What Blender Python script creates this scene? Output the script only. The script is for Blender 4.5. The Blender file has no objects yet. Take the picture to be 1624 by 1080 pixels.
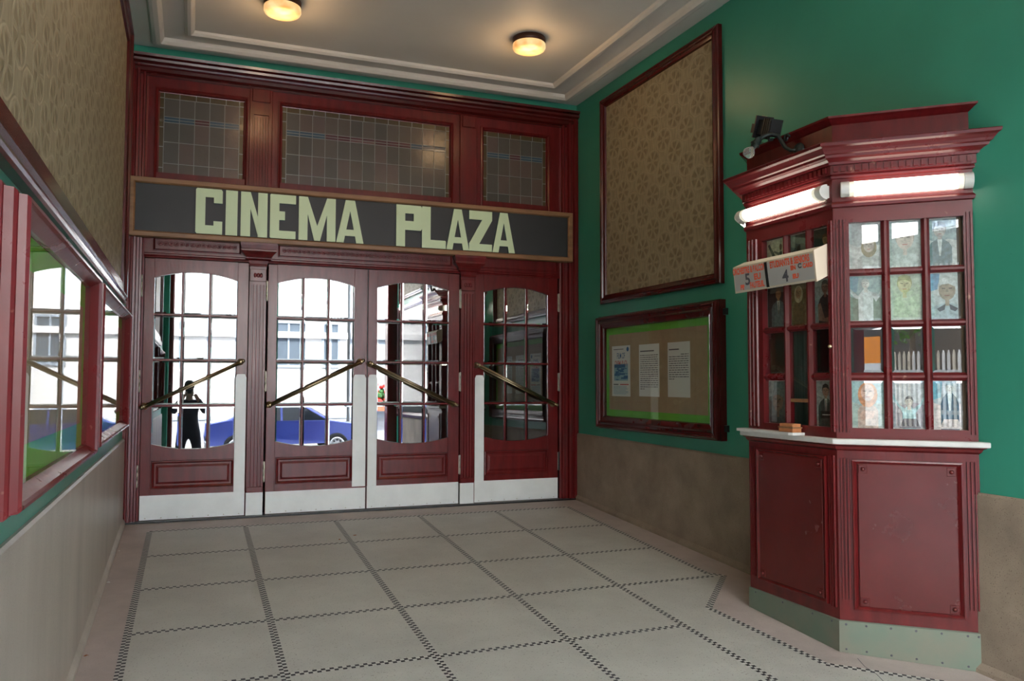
import bpy, bmesh, math, random
from mathutils import Vector, Matrix
random.seed(7)
PI = math.pi
sc = bpy.context.scene
COL = sc.collection

# ------------------------------------------------------------------ place constants
FS = 0.0602            # the porch floor falls towards the street
WX, WA = 4.263, 0.0174  # right wall: X = WX + WA*u, u = distance from the door front
LA = 0.0037
CEIL = 4.116
END = 8.6              # where the porch opens to the street
def fz(y): return FS * y if y < 0 else 0.0

# mappings: (a, o, z) -> world; a runs along the face, o comes out of it
def BW(a, o, z): return Vector((a, -o, z))
def RW(u, o, z): return Vector((WX + WA * u - o, -u, z))
def LW(u, o, z): return Vector((LA * u + o, -u, z))
Q0 = Vector((3.83, -3.39)); Q1 = Vector((3.83, -4.15)); P1 = Vector((4.3432, -4.61)); P0 = Vector((4.318, -2.96))
_d = (P1 - Q1).normalized(); FLEN = (P1 - Q1).length
_n = Vector((_d.y, -_d.x))
def FF(s, o, z): v = Q1 + _d * s + _n * o; return Vector((v.x, v.y, z))
def FL(u, o, z): return Vector((3.83 - o, -u, z))
_d0 = (Q0 - P0).normalized(); _n0 = Vector((_d0.y, -_d0.x)); F0LEN = (Q0 - P0).length
def FB(s, o, z): v = P0 + _d0 * s + _n0 * o; return Vector((v.x, v.y, z))

# ------------------------------------------------------------------ materials
MATS = {}
def mat(name, col, rough=0.5, metal=0.0, spec=0.5, noise=0.0, nscale=8.0, nstretch=(1, 1, 1), bump=0.0, bscale=40.0,
        col2=None, speck=None, emit=None, estr=0.0, coat=0.0, rvar=0.0):
    m = bpy.data.materials.new(name); m.use_nodes = True
    nt = m.node_tree; N = nt.nodes; L = nt.links
    b = N['Principled BSDF']
    b.inputs['Base Color'].default_value = (*col, 1)
    b.inputs['Roughness'].default_value = rough
    b.inputs['Metallic'].default_value = metal
    b.inputs['Specular IOR Level'].default_value = spec
    if coat: b.inputs['Coat Weight'].default_value = coat; b.inputs['Coat Roughness'].default_value = 0.12
    tc = N.new('ShaderNodeTexCoord'); mp = N.new('ShaderNodeMapping'); mp.inputs['Scale'].default_value = nstretch
    L.new(tc.outputs['Object'], mp.inputs['Vector'])
    cur = None
    if noise > 0 or col2:
        n = N.new('ShaderNodeTexNoise'); n.inputs['Scale'].default_value = nscale; n.inputs['Detail'].default_value = 6
        n.inputs['Roughness'].default_value = 0.6
        L.new(mp.outputs[0], n.inputs['Vector'])
        mix = N.new('ShaderNodeMixRGB')
        c2 = col2 or tuple(max(0, c * (1 - noise)) for c in col)
        c1 = col if col2 else tuple(c * (1 + noise) for c in col)
        mix.inputs[1].default_value = (*c1, 1); mix.inputs[2].default_value = (*c2, 1)
        rmp = N.new('ShaderNodeMapRange'); rmp.inputs['From Min'].default_value = 0.35; rmp.inputs['From Max'].default_value = 0.65
        L.new(n.outputs['Fac'], rmp.inputs['Value']); L.new(rmp.outputs[0], mix.inputs[0])
        cur = mix.outputs[0]
        if rvar:
            r2 = N.new('ShaderNodeMapRange'); r2.inputs['To Min'].default_value = rough; r2.inputs['To Max'].default_value = rough + rvar
            L.new(n.outputs['Fac'], r2.inputs['Value']); L.new(r2.outputs[0], b.inputs['Roughness'])
    if speck:   # (scale, threshold, colour)
        v = N.new('ShaderNodeTexNoise'); v.inputs['Scale'].default_value = speck[0]; v.inputs['Detail'].default_value = 2
        L.new(tc.outputs['Object'], v.inputs['Vector'])
        r = N.new('ShaderNodeMapRange'); r.inputs['From Min'].default_value = speck[1]; r.inputs['From Max'].default_value = speck[1] + 0.06
        L.new(v.outputs['Fac'], r.inputs['Value'])
        mx = N.new('ShaderNodeMixRGB'); mx.inputs[1].default_value = (*col, 1); mx.inputs[2].default_value = (*speck[2], 1)
        if cur: L.new(cur, mx.inputs[1])
        L.new(r.outputs[0], mx.inputs[0]); cur = mx.outputs[0]
    if cur: L.new(cur, b.inputs['Base Color'])
    if bump > 0:
        n2 = N.new('ShaderNodeTexNoise'); n2.inputs['Scale'].default_value = bscale; n2.inputs['Detail'].default_value = 4
        L.new(mp.outputs[0], n2.inputs['Vector'])
        bp = N.new('ShaderNodeBump'); bp.inputs['Strength'].default_value = bump; bp.inputs['Distance'].default_value = 0.01
        L.new(n2.outputs['Fac'], bp.inputs['Height']); L.new(bp.outputs[0], b.inputs['Normal'])
    if emit:
        b.inputs['Emission Color'].default_value = (*emit, 1); b.inputs['Emission Strength'].default_value = estr
    MATS[name] = m
    return m

def glass_mat(name, refl, tint=(0.9, 0.92, 0.9), rough=0.0, gmax=.9):
    """thin pane: see-through plus a mirror share that rises at grazing angles"""
    m = bpy.data.materials.new(name); m.use_nodes = True
    nt = m.node_tree; N = nt.nodes; L = nt.links
    N.remove(N['Principled BSDF'])
    tr = N.new('ShaderNodeBsdfTransparent'); tr.inputs[0].default_value = (*tint, 1)
    gl = N.new('ShaderNodeBsdfGlossy'); gl.inputs['Roughness'].default_value = rough; gl.inputs['Color'].default_value = (.96, .98, 1, 1)
    ge = N.new('ShaderNodeNewGeometry'); dt = N.new('ShaderNodeVectorMath'); dt.operation = 'DOT_PRODUCT'
    L.new(ge.outputs['Incoming'], dt.inputs[0]); L.new(ge.outputs['Normal'], dt.inputs[1])
    ab = N.new('ShaderNodeMath'); ab.operation = 'ABSOLUTE'; L.new(dt.outputs['Value'], ab.inputs[0])
    om = N.new('ShaderNodeMath'); om.operation = 'SUBTRACT'; om.inputs[0].default_value = 1; L.new(ab.outputs[0], om.inputs[1])
    pw = N.new('ShaderNodeMath'); pw.operation = 'POWER'; pw.inputs[1].default_value = 5; L.new(om.outputs[0], pw.inputs[0])
    mr = N.new('ShaderNodeMapRange'); mr.inputs['To Min'].default_value = refl; mr.inputs['To Max'].default_value = gmax
    L.new(pw.outputs[0], mr.inputs['Value'])
    mx = N.new('ShaderNodeMixShader'); L.new(mr.outputs[0], mx.inputs[0]); L.new(tr.outputs[0], mx.inputs[1]); L.new(gl.outputs[0], mx.inputs[2])
    L.new(mx.outputs[0], N['Material Output'].inputs['Surface'])
    MATS[name] = m
    return m

maroon = mat('maroon_paint', (0.115, 0.008, 0.009), 0.17, spec=0.45, noise=0.18, nscale=5, nstretch=(3, 3, 0.6), bump=0.06, bscale=22, rvar=0.14)
maroon_dk = mat('dark_maroon_varnish', (0.070, 0.006, 0.006), 0.15, spec=0.5, noise=0.2, nscale=5, bump=0.02, bscale=14, rvar=0.12)
maroon_worn = mat('worn_maroon_paint', (0.125, 0.010, 0.012), 0.22, spec=0.5, noise=0.1, nscale=6, bump=0.05, bscale=30,
                  speck=(18, 0.72, (0.33, 0.16, 0.12)), rvar=0.14)
maroon_panel = mat('maroon_panel_paint', (0.10, 0.007, 0.007), 0.2, spec=0.5, noise=0.12, nscale=3, bump=0.03, bscale=8, rvar=0.12,
                   speck=(55, 0.80, (0.3, 0.17, 0.14)))
green = mat('green_wall_paint', (0.042, 0.285, 0.200), 0.34, spec=0.4, noise=0.05, nscale=1.4, bump=0.03, bscale=60, speck=(34, 0.80, (0.02, 0.10, 0.06)))
stone_r = mat('brown_terrazzo_dado', (0.28, 0.22, 0.165), 0.6, noise=0.2, nscale=3, bump=0.1, bscale=160, speck=(190, 0.63, (0.13, 0.09, 0.06)))
stone_l = mat('grey_terrazzo_dado', (0.43, 0.385, 0.325), 0.38, noise=0.16, nscale=2.2, nstretch=(1, 1, 0.25), bump=0.06, bscale=120,
              speck=(190, 0.63, (0.26, 0.21, 0.16)))
flo_pink = mat('pink_terrazzo', (0.43, 0.365, 0.33), 0.48, noise=0.13, nscale=2.5, bump=0.05, bscale=160, speck=(230, 0.66, (0.2, 0.15, 0.13)))
flo_grey = mat('grey_terrazzo', (0.46, 0.455, 0.405), 0.42, noise=0.09, nscale=2, bump=0.06, bscale=180, speck=(120, 0.64, (0.23, 0.22, 0.18)))
ceil_m = mat('ceiling_paint', (0.62, 0.59, 0.54), 0.6, noise=0.03, nscale=1.5)
white_plate = mat('white_painted_metal', (0.74, 0.79, 0.79), 0.34, spec=0.5, noise=0.05, nscale=4, bump=0.03, bscale=10, speck=(16, 0.76, (0.35, 0.32, 0.30)))
brass = mat('aged_brass', (0.30, 0.235, 0.15), 0.32, metal=1.0, noise=0.15, nscale=20)
brass_lt = mat('worn_brass', (0.62, 0.52, 0.33), 0.3, metal=1.0, noise=0.15, nscale=20)
steel = mat('grey_hinge_metal', (0.45, 0.43, 0.36), 0.4, metal=0.8)
boardm = mat('sign_board_black', (0.022, 0.023, 0.025), 0.5, noise=0.06, nscale=2)
woodm = mat('sign_frame_wood', (0.25, 0.125, 0.055), 0.45, noise=0.2, nscale=6, nstretch=(0.6, 4, 4))
letterm = mat('pale_green_letter', (0.60, 0.73, 0.47), 0.45)
letter_side = mat('teal_letter_edge', (0.02, 0.12, 0.10), 0.5)
green_felt = mat('bright_green_card', (0.13, 0.50, 0.04), 0.6)
tan_board = mat('tan_pinboard', (0.36, 0.27, 0.165), 0.7, noise=0.06, nscale=10)
paper = mat('white_paper', (0.70, 0.72, 0.70), 0.6)
ink = mat('dark_ink', (0.09, 0.09, 0.11), 0.6)
blue_ink = mat('blue_ink', (0.035, 0.13, 0.32), 0.6)
lblue_ink = mat('light_blue_ink', (0.25, 0.42, 0.55), 0.6)
red_ink = mat('red_ink', (0.55, 0.05, 0.07), 0.6)
zinc = mat('patinated_zinc', (0.215, 0.22, 0.17), 0.4, metal=0.4, noise=0.1, nscale=4, col2=(0.17, 0.225, 0.175), bump=0.05, bscale=6, rvar=0.2)
counter_m = mat('white_counter_edge', (0.62, 0.62, 0.60), 0.3, noise=0.06, nscale=9)
copper = mat('copper_brown_wood', (0.42, 0.17, 0.07), 0.35, noise=0.3, nscale=9)
blackm = mat('black_metal', (0.012, 0.013, 0.014), 0.35, metal=0.3)
iron = mat('dark_green_iron', (0.025, 0.035, 0.035), 0.4, metal=0.5)
cream = mat('cream_plastic', (0.62, 0.56, 0.44), 0.4)
cream_side = mat('cream_end_plate', (0.78, 0.66, 0.52), 0.45)
grey_plate = mat('grey_price_plate', (0.44, 0.44, 0.43), 0.3)
orange_ink = mat('orange_red_print', (0.85, 0.13, 0.06), 0.5)
white_pl = mat('white_plastic', (0.72, 0.72, 0.68), 0.35)
tube_end = mat('tube_end', (.75, .75, .66), 0.3, emit=(1.0, 0.95, 0.75), estr=.28)
tube_on = mat('lit_tube', (1, 1, 1), 0.3, emit=(1.0, 0.95, 0.78), estr=3.2)
lamp_glow = mat('lit_amber_glass', (0.55, 0.32, 0.12), 0.3)
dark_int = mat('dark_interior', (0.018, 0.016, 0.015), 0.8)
int_wood = mat('interior_wood', (0.10, 0.07, 0.045), 0.6)
curtain = mat('grey_green_curtain', (0.12, 0.15, 0.13), 0.8, noise=0.3, nscale=4, nstretch=(20, 20, 0.3))
glass_top = glass_mat('bevelled_glass_upper', 0.62)
glass_door = glass_mat('bevelled_glass', 0.29, tint=(.75, .78, .78))
glass_case = glass_mat('case_glass', 0.07, gmax=.66)
glass_booth = glass_mat('booth_glass', 0.11)
lead = mat('lead_came', (0.20, 0.20, 0.185), 0.4, metal=0.3)
lg = [mat('leaded_glass_tone', c, 0.22, spec=0.6, bump=0.15, bscale=25) for c in
      ((0.085, 0.068, 0.055), (0.075, 0.066, 0.055), (0.095, 0.068, 0.058), (0.068, 0.062, 0.052))]
lg_blue = mat('blue_leaded_glass', (0.035, 0.07, 0.10), 0.2, spec=0.6)
lg_red = mat('red_leaded_glass', (0.07, 0.018, 0.022), 0.2, spec=0.6)
lg_amber = mat('amber_leaded_glass', (0.060, 0.040, 0.014), 0.25, spec=0.6)

def amber_nodes():
    nt = lamp_glow.node_tree; N = nt.nodes; L = nt.links; b = N['Principled BSDF']
    n = N.new('ShaderNodeTexNoise'); n.inputs['Scale'].default_value = 11; n.inputs['Detail'].default_value = 3
    tc = N.new('ShaderNodeTexCoord'); L.new(tc.outputs['Object'], n.inputs['Vector'])
    cr = N.new('ShaderNodeValToRGB'); cr.color_ramp.elements[0].position = .35; cr.color_ramp.elements[0].color = (0.80, 0.36, 0.10, 1)
    cr.color_ramp.elements[1].position = .65; cr.color_ramp.elements[1].color = (1.0, 0.72, 0.36, 1)
    L.new(n.outputs['Fac'], cr.inputs[0]); L.new(cr.outputs[0], b.inputs['Emission Color'])
    b.inputs['Emission Strength'].default_value = 0.42
amber_nodes()

def checker_mat():
    m = bpy.data.materials.new('mosaic_check'); m.use_nodes = True
    nt = m.node_tree; N = nt.nodes; L = nt.links; b = N['Principled BSDF']
    uv = N.new('ShaderNodeUVMap'); ck = N.new('ShaderNodeTexChecker'); ck.inputs['Scale'].default_value = 1.0
    ck.inputs['Color1'].default_value = (0.028, 0.028, 0.034, 1); ck.inputs['Color2'].default_value = (0.50, 0.50, 0.45, 1)
    L.new(uv.outputs[0], ck.inputs['Vector']); L.new(ck.outputs[0], b.inputs['Base Color']); b.inputs['Roughness'].default_value = 0.5
    return m
mosaic = checker_mat()

def fabric_mat():
    """embossed old-gold wall covering: hexagonal petal lattice, from the UV in metres"""
    m = bpy.data.materials.new('gold_wall_covering'); m.use_nodes = True
    nt = m.node_tree; N = nt.nodes; L = nt.links; b = N['Principled BSDF']
    uv = N.new('ShaderNodeUVMap')
    nz = N.new('ShaderNodeTexNoise'); nz.inputs['Scale'].default_value = 9; L.new(uv.outputs[0], nz.inputs['Vector'])
    mxv = N.new('ShaderNodeVectorMath'); mxv.operation = 'MULTIPLY_ADD'; mxv.inputs[1].default_value = (.015, .02, 0)
    L.new(nz.outputs['Color'], mxv.inputs[0]); L.new(uv.outputs[0], mxv.inputs[2])
    def mth(op, a, b=None):
        n = N.new('ShaderNodeMath'); n.operation = op
        for k, v in enumerate((a, b)):
            if v is None: continue
            if isinstance(v, (int, float)): n.inputs[k].default_value = v
            else: L.new(v, n.inputs[k])
        return n.outputs[0]
    sp = N.new('ShaderNodeSeparateXYZ'); L.new(mxv.outputs[0], sp.inputs[0])
    def smooth(v, a, b):
        n = N.new('ShaderNodeMapRange'); n.interpolation_type = 'SMOOTHSTEP'
        n.inputs['From Min'].default_value = a; n.inputs['From Max'].default_value = b; L.new(v, n.inputs['Value']); return n.outputs[0]
    leaf = None; line = None
    for off in (0.0, 0.5):
        fx = mth('SUBTRACT', mth('FRACT', mth('ADD', mth('DIVIDE', sp.outputs[0], 0.34), off)), 0.5)
        fy = mth('SUBTRACT', mth('FRACT', mth('ADD', mth('DIVIDE', sp.outputs[1], 0.30), off)), 0.5)
        r = mth('SQRT', mth('ADD', mth('MULTIPLY', fx, fx), mth('MULTIPLY', fy, fy)))
        th = mth('ARCTAN2', fy, fx)
        pet = mth('ABSOLUTE', mth('SINE', mth('MULTIPLY', th, 3.0)))
        inside = mth('MULTIPLY', smooth(r, .06, .12), mth('SUBTRACT', 1.0, smooth(r, .24, .30)))
        lf = mth('MULTIPLY', inside, smooth(pet, .45, .8))
        rg = mth('SUBTRACT', 1.0, smooth(mth('ABSOLUTE', mth('SUBTRACT', r, .33)), .004, .03))
        ry = mth('MULTIPLY', mth('SUBTRACT', 1.0, smooth(pet, .03, .16)), mth('SUBTRACT', 1.0, smooth(r, .3, .36)))
        ln = mth('MAXIMUM', rg, ry)
        leaf = lf if leaf is None else mth('MAXIMUM', leaf, lf)
        line = ln if line is None else mth('MAXIMUM', line, ln)
    ringv = mth('SUBTRACT', mth('MULTIPLY', line, .6), leaf)
    class _R: pass
    ring = _R(); ring.outputs = [ringv]
    lines = _R(); lines.outputs = [mth('SUBTRACT', 1.0, mth('MULTIPLY', line, .55))]
    cr = N.new('ShaderNodeValToRGB'); e = cr.color_ramp.elements
    e[0].position = 0.0; e[0].color = (0.32, 0.265, 0.165, 1); e[1].position = 1.0; e[1].color = (0.22, 0.175, 0.10, 1)
    L.new(leaf, cr.inputs[0])
    st = N.new('ShaderNodeTexNoise'); st.inputs['Scale'].default_value = 30; mp = N.new('ShaderNodeMapping'); mp.inputs['Scale'].default_value = (2.2, .35, 1)
    L.new(uv.outputs[0], mp.inputs['Vector']); L.new(mp.outputs[0], st.inputs['Vector'])
    mx = N.new('ShaderNodeMixRGB'); mx.blend_type = 'MULTIPLY'; mx.inputs[0].default_value = 0.55
    L.new(cr.outputs[0], mx.inputs[1])
    sr = N.new('ShaderNodeMapRange'); sr.inputs['From Min'].default_value = .3; sr.inputs['From Max'].default_value = .7
    sr.inputs['To Min'].default_value = .55; sr.inputs['To Max'].default_value = 1.25
    L.new(st.outputs['Fac'], sr.inputs['Value']); L.new(sr.outputs[0], mx.inputs[2])
    m2 = N.new('ShaderNodeMixRGB'); m2.inputs[1].default_value = (0.39, 0.32, 0.205, 1); L.new(lines.outputs[0], m2.inputs[0]); L.new(mx.outputs[0], m2.inputs[2])
    L.new(m2.outputs[0], b.inputs['Base Color']); b.inputs['Roughness'].default_value = 0.55
    bp = N.new('ShaderNodeBump'); bp.inputs['Strength'].default_value = 0.35; bp.inputs['Distance'].default_value = 0.012
    L.new(ring.outputs[0], bp.inputs['Height']); L.new(bp.outputs[0], b.inputs['Normal'])
    return m
fabric = fabric_mat()

# ------------------------------------------------------------------ mesh builder
class MB:
    def __init__(s): s.v = []; s.f = []; s.mi = []; s.uv = {}; s.sm = set(); s.mats = []
    def m(s, mt):
        if mt not in s.mats: s.mats.append(mt)
        return s.mats.index(mt)
    def pt(s, p): s.v.append(tuple(p)); return len(s.v) - 1
    def face(s, pts, mt, uv=None, smooth=False):
        ids = [s.pt(p) for p in pts]; s.f.append(ids); s.mi.append(s.m(mt))
        if uv: s.uv[len(s.f) - 1] = uv
        if smooth: s.sm.add(len(s.f) - 1)
    def faces_idx(s, ids, mt, smooth=False):
        s.f.append(list(ids)); s.mi.append(s.m(mt))
        if smooth: s.sm.add(len(s.f) - 1)
    def box(s, M, a0, a1, o0, o1, z0, z1, mt, bev=0.0):
        c = lambda f, i: f(i[0], i[1]) if callable(f) else f
        b = min(bev, abs(a1 - a0) * .3, abs(z1 - z0) * .3)
        lo = [M(a0, o0, z0), M(a1, o0, z0), M(a1, o0, z1), M(a0, o0, z1)]
        if b > 0:
            om = o1 - b
            mid = [M(a0, om, z0), M(a1, om, z0), M(a1, om, z1), M(a0, om, z1)]
            hi = [M(a0 + b, o1, z0 + b), M(a1 - b, o1, z0 + b), M(a1 - b, o1, z1 - b), M(a0 + b, o1, z1 - b)]
            s.loft([lo, mid, hi], mt, cap0=True, cap1=True)
        else:
            hi = [M(a0, o1, z0), M(a1, o1, z0), M(a1, o1, z1), M(a0, o1, z1)]
            s.loft([lo, hi], mt, cap0=True, cap1=True)
    def wbox(s, x0, x1, y0, y1, z0, z1, mt, bev=0.0):
        s.box(lambda a, o, z: Vector((a, o, z)), x0, x1, y0, y1, z0, z1, mt, bev)
    def loft(s, loops, mt, cap0=False, cap1=False, closed=True, smooth=False):
        n = len(loops[0]); idx = []
        for lp in loops: idx.append([s.pt(p) for p in lp])
        for i in range(len(loops) - 1):
            for j in range(n if closed else n - 1):
                k = (j + 1) % n
                s.faces_idx((idx[i][j], idx[i][k], idx[i + 1][k], idx[i + 1][j]), mt, smooth)
        if cap0: s.faces_idx(reversed(idx[0]), mt)
        if cap1: s.faces_idx(idx[-1], mt)
    def frame(s, M, a0, a1, z0, z1, prof, mt, cap=False):
        """mitred moulding round a rectangle; prof = [(inset, out), ...] from the outer edge inwards"""
        loops = []
        for d, o in prof: loops.append([M(a0 + d, o, z0 + d), M(a1 - d, o, z0 + d), M(a1 - d, o, z1 - d), M(a0 + d, o, z1 - d)])
        s.loft(loops, mt, cap1=cap)
    def band(s, M, a0, a1, prof, mt):
        """horizontal moulding; prof = [(z, out)], closed with end caps"""
        l0 = [M(a0, o, z) for z, o in prof]; l1 = [M(a1, o, z) for z, o in prof]
        s.loft([l0, l1], mt, cap0=True, cap1=True)
    def vband(s, M, z0, z1, prof, mt):
        l0 = [M(a, o, z0) for a, o in prof]; l1 = [M(a, o, z1) for a, o in prof]
        s.loft([l0, l1], mt, cap0=True, cap1=True)
    def tube(s, path, r, mt, n=10, smooth=True, caps=True):
        path = [Vector(p) for p in path]; rs = r if isinstance(r, (list, tuple)) else [r] * len(path)
        loops = []; up = None
        for i, p in enumerate(path):
            t = (path[min(i + 1, len(path) - 1)] - path[max(i - 1, 0)]).normalized()
            if up is None:
                up = Vector((0, 0, 1)) if abs(t.z) < .9 else Vector((1, 0, 0))
            x = t.cross(up).normalized(); y = x.cross(t).normalized(); up = y
            loops.append([p + (x * math.cos(2 * PI * k / n) + y * math.sin(2 * PI * k / n)) * rs[i] for k in range(n)])
        s.loft(loops, mt, cap0=caps, cap1=caps, smooth=smooth)
    def lathe(s, c, axis, prof, mt, n=20, smooth=True, caps=True):
        """prof = [(distance along axis, radius)]"""
        c = Vector(c); ax = Vector(axis).normalized()
        up = Vector((0, 0, 1)) if abs(ax.z) < .9 else Vector((1, 0, 0))
        x = ax.cross(up).normalized(); y = x.cross(ax)
        loops = [[c + ax * t + (x * math.cos(2 * PI * k / n) + y * math.sin(2 * PI * k / n)) * r for k in range(n)] for t, r in prof]
        s.loft(loops, mt, cap0=caps, cap1=caps, smooth=smooth)
    def ball(s, c, r, mt, n=12, sz=(1, 1, 1)):
        c = Vector(c); loops = []
        for i in range(1, n):
            th = PI * i / n
            loops.append([c + Vector((r * sz[0] * math.sin(th) * math.cos(2 * PI * k / (2 * n)), r * sz[1] * math.sin(th) * math.sin(2 * PI * k / (2 * n)), -r * sz[2] * math.cos(th))) for k in range(2 * n)])
        s.loft(loops, mt, cap0=True, cap1=True, smooth=True)
    def prism(s, M, poly, o0, o1, mt, mside=None):
        """poly = [(a, z)] extruded from o0 to o1"""
        lo = [M(a, o0, z) for a, z in poly]; hi = [M(a, o1, z) for a, z in poly]
        s.loft([lo, hi], mside or mt); s.face(hi, mt); s.face(list(reversed(lo)), mt)
    def build(s, name, parent=None, fixn=True):
        me = bpy.data.meshes.new(name); me.from_pydata(s.v, [], s.f)
        for mt in s.mats: me.materials.append(mt)
        for p in me.polygons:
            p.material_index = s.mi[p.index]; p.use_smooth = p.index in s.sm
        if s.uv:
            ul = me.uv_layers.new(name='UVMap')
            for p in me.polygons:
                u = s.uv.get(p.index)
                if u:
                    for li, c in zip(p.loop_indices, u): ul.data[li].uv = c
        if fixn:
            bm = bmesh.new(); bm.from_mesh(me)
            bmesh.ops.remove_doubles(bm, verts=bm.verts, dist=1e-5) if not s.uv else None
            bmesh.ops.recalc_face_normals(bm, faces=bm.faces); bm.to_mesh(me); bm.free()
        o = bpy.data.objects.new(name, me); COL.objects.link(o)
        if parent:
            o.parent = parent; o.matrix_parent_inverse = Matrix.Translation(-parent.location)
        return o

def tag(o, label=None, cat=None, group=None, kind=None):
    if label: o['label'] = label
    if cat: o['category'] = cat
    if group: o['group'] = group
    if kind: o['kind'] = kind
    return o
def thing(name, loc, label, cat, group=None, kind=None):
    o = bpy.data.objects.new(name, None); COL.objects.link(o); o.location = loc; o.empty_display_size = .1
    return tag(o, label, cat, group, kind)

def text_mesh(txt, size, M, a, o, z, mt, name, parent=None, sx=1.0, extr=0.0004, align='CENTER', flip=1, bold=0.0):
    cu = bpy.data.curves.new('t', 'FONT'); cu.body = txt; cu.size = size; cu.align_x = align; cu.extrude = 0.0; cu.offset = bold
    ob = bpy.data.objects.new('t', cu); COL.objects.link(ob)
    dg = bpy.context.evaluated_depsgraph_get(); me = bpy.data.meshes.new_from_object(ob.evaluated_get(dg))
    bpy.data.objects.remove(ob)
    out = []
    for v in me.vertices: out.append((a + flip * v.co.x * sx, z + v.co.y))
    fs = [[out[i] for i in p.vertices] for p in me.polygons]
    return fs

# ================================================================== SETTING: floor, walls, ceiling
STREET_Z = fz(-END) - 0.02
mb = MB()
X0, X1 = -0.05, 4.6
YS = [0.0, -END]
mb.face([(X0, -END, fz(-END)), (X1, -END, fz(-END)), (X1, 0, 0), (X0, 0, 0)], flo_pink)
mb.face([(X0, -END, fz(-END) - .2), (X0, 0, -.2), (X1, 0, -.2), (X1, -END, fz(-END) - .2)], flo_pink)
# grey fields inside the mosaic border
def fp(x, y, h=0.0): return Vector((x, y, FS * y + h))
cX = [0.241, 0.982, 1.734, 2.490, 3.232, 3.985]
rY = [-0.378, -1.155, -1.965, -2.765, -3.555, -4.345, -5.135, -5.925, -6.715, -7.505]
jog = [(4.07, -2.78), (3.555, -3.335), (3.62, -4.27), (4.22, -4.80), (4.22, -8.3)]
poly = [(cX[0], rY[0]), (cX[5], rY[0]), (3.985, -2.70)] + jog + [(cX[0], -8.3)]
mb.face([fp(x, y, .0012) for x, y in poly], flo_grey)
T = 0.0208
def strip(pts, w=T, h=.0022, ph=0.0):
    """two-tile chequered band along a polyline, UV counted in tiles (+0.5 guards against the z plane)"""
    run = ph
    for (x0, y0), (x1, y1) in zip(pts[:-1], pts[1:]):
        d = Vector((x1 - x0, y1 - y0)); L_ = d.length; d.normalize(); n = Vector((-d.y, d.x))
        q = [(x0, y0, -1), (x1, y1, -1), (x1, y1, 1), (x0, y0, 1)]
        P = [fp(a + n.x * w * sgn, b + n.y * w * sgn, h) for a, b, sgn in q]
        k = round(L_ / T)
        mb.face(P, mosaic, uv=[(run + .001, 0.001), (run + k + .001, 0.001), (run + k + .001, 1.999), (run + .001, 1.999)])
        run += k
for i in range(1, 5): strip([(cX[i], rY[0]), (cX[i], -8.3)], h=.0024)
for j in range(1, 10):
    xr = 3.985 if j < 4 else cX[4]
    strip([(cX[0], rY[j]), (xr, rY[j])], h=.0022)
strip([(cX[0], rY[0]), (cX[5], rY[0]), (3.985, -2.70)] + jog, h=.0026)
strip([(cX[0], rY[0]), (cX[0], -8.3)], h=.0026)
floor = mb.build('floor'); tag(floor, 'pale terrazzo porch floor with chequered black and white mosaic bands', 'floor', kind='structure')
for p in floor.data.polygons:
    if p.normal.z < 0: p.flip()
# hairline crack by the booth
mb = MB()
cr = [(3.838, -4.26), (3.79, -4.36), (3.775, -4.45), (3.70, -4.62), (3.67, -4.9)]
for (a, b), (c, d) in zip(cr[:-1], cr[1:]):
    mb.face([fp(a, b, .003), fp(a + .004, b, .003), fp(c + .004, d, .003), fp(c, d, .003)], ink)
c_ = mb.build('floor_crack', fixn=False); c_.parent = floor

def wall_slab(name, M, a0, a1, z0a, z0b, z1, mt, label, thick=.25):
    mb = MB()
    f = [M(a0, 0, z0a), M(a1, 0, z0b), M(a1, 0, z1), M(a0, 0, z1)]
    b = [M(a0, -thick, z0a), M(a1, -thick, z0b), M(a1, -thick, z1), M(a0, -thick, z1)]
    mb.loft([b, f], mt, cap0=True, cap1=True)
    o = mb.build(name); return tag(o, label, 'wall', kind='structure')
wr = wall_slab('wall_right', RW, -.3, END, -.05, fz(-END) - .1, CEIL + .25, green, 'green painted right wall behind the ticket booth')
wl = wall_slab('wall_left', LW, -.3, END, -.05, fz(-END) - .1, CEIL + .25, green, 'green painted left wall behind the poster cases')
# corner strip where the right wall steps
mb = MB(); mb.box(RW, 2.52, 8.6, 0, .004, .63, CEIL, green); o = mb.build('wall_step'); o.parent = wr
mb = MB(); mb.wbox(-.2, 4.5, -.02, .06, 3.9, CEIL + .1, green); tag(mb.build('wall_back'), 'green strip of back wall above the dark red door screen', 'wall', kind='structure')

def dado(name, M, z0, z1, mt, out, lab):
    mb = MB()
    L0 = [(0.02, 0), (END - .3, END - .3)]
    for (ua, ub) in ((0.02, END - .3),):
        prof = lambda u: [M(u, 0, fz(-u)), M(u, out + .02, fz(-u)), M(u, out + .018, fz(-u) + .02), M(u, out, fz(-u) + .05), M(u, out, z0 + (z1 - z0) * u / END - .012), M(u, out * .6, z0 + (z1 - z0) * u / END), M(u, 0, z0 + (z1 - z0) * u / END)]
        mb.loft([prof(ua), prof(2.0), prof(4.0), prof(6.0), prof(ub)], mt, cap0=True, cap1=True)
    o = mb.build(name); return tag(o, lab, 'dado', kind='structure')
dado('baseboard_right', RW, 0.675, 0.60, stone_r, .022, 'rough brown terrazzo dado along the right wall')
dado('baseboard_left', LW, 0.715, 0.715, stone_l, .02, 'smooth grey terrazzo dado along the left wall')

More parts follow.
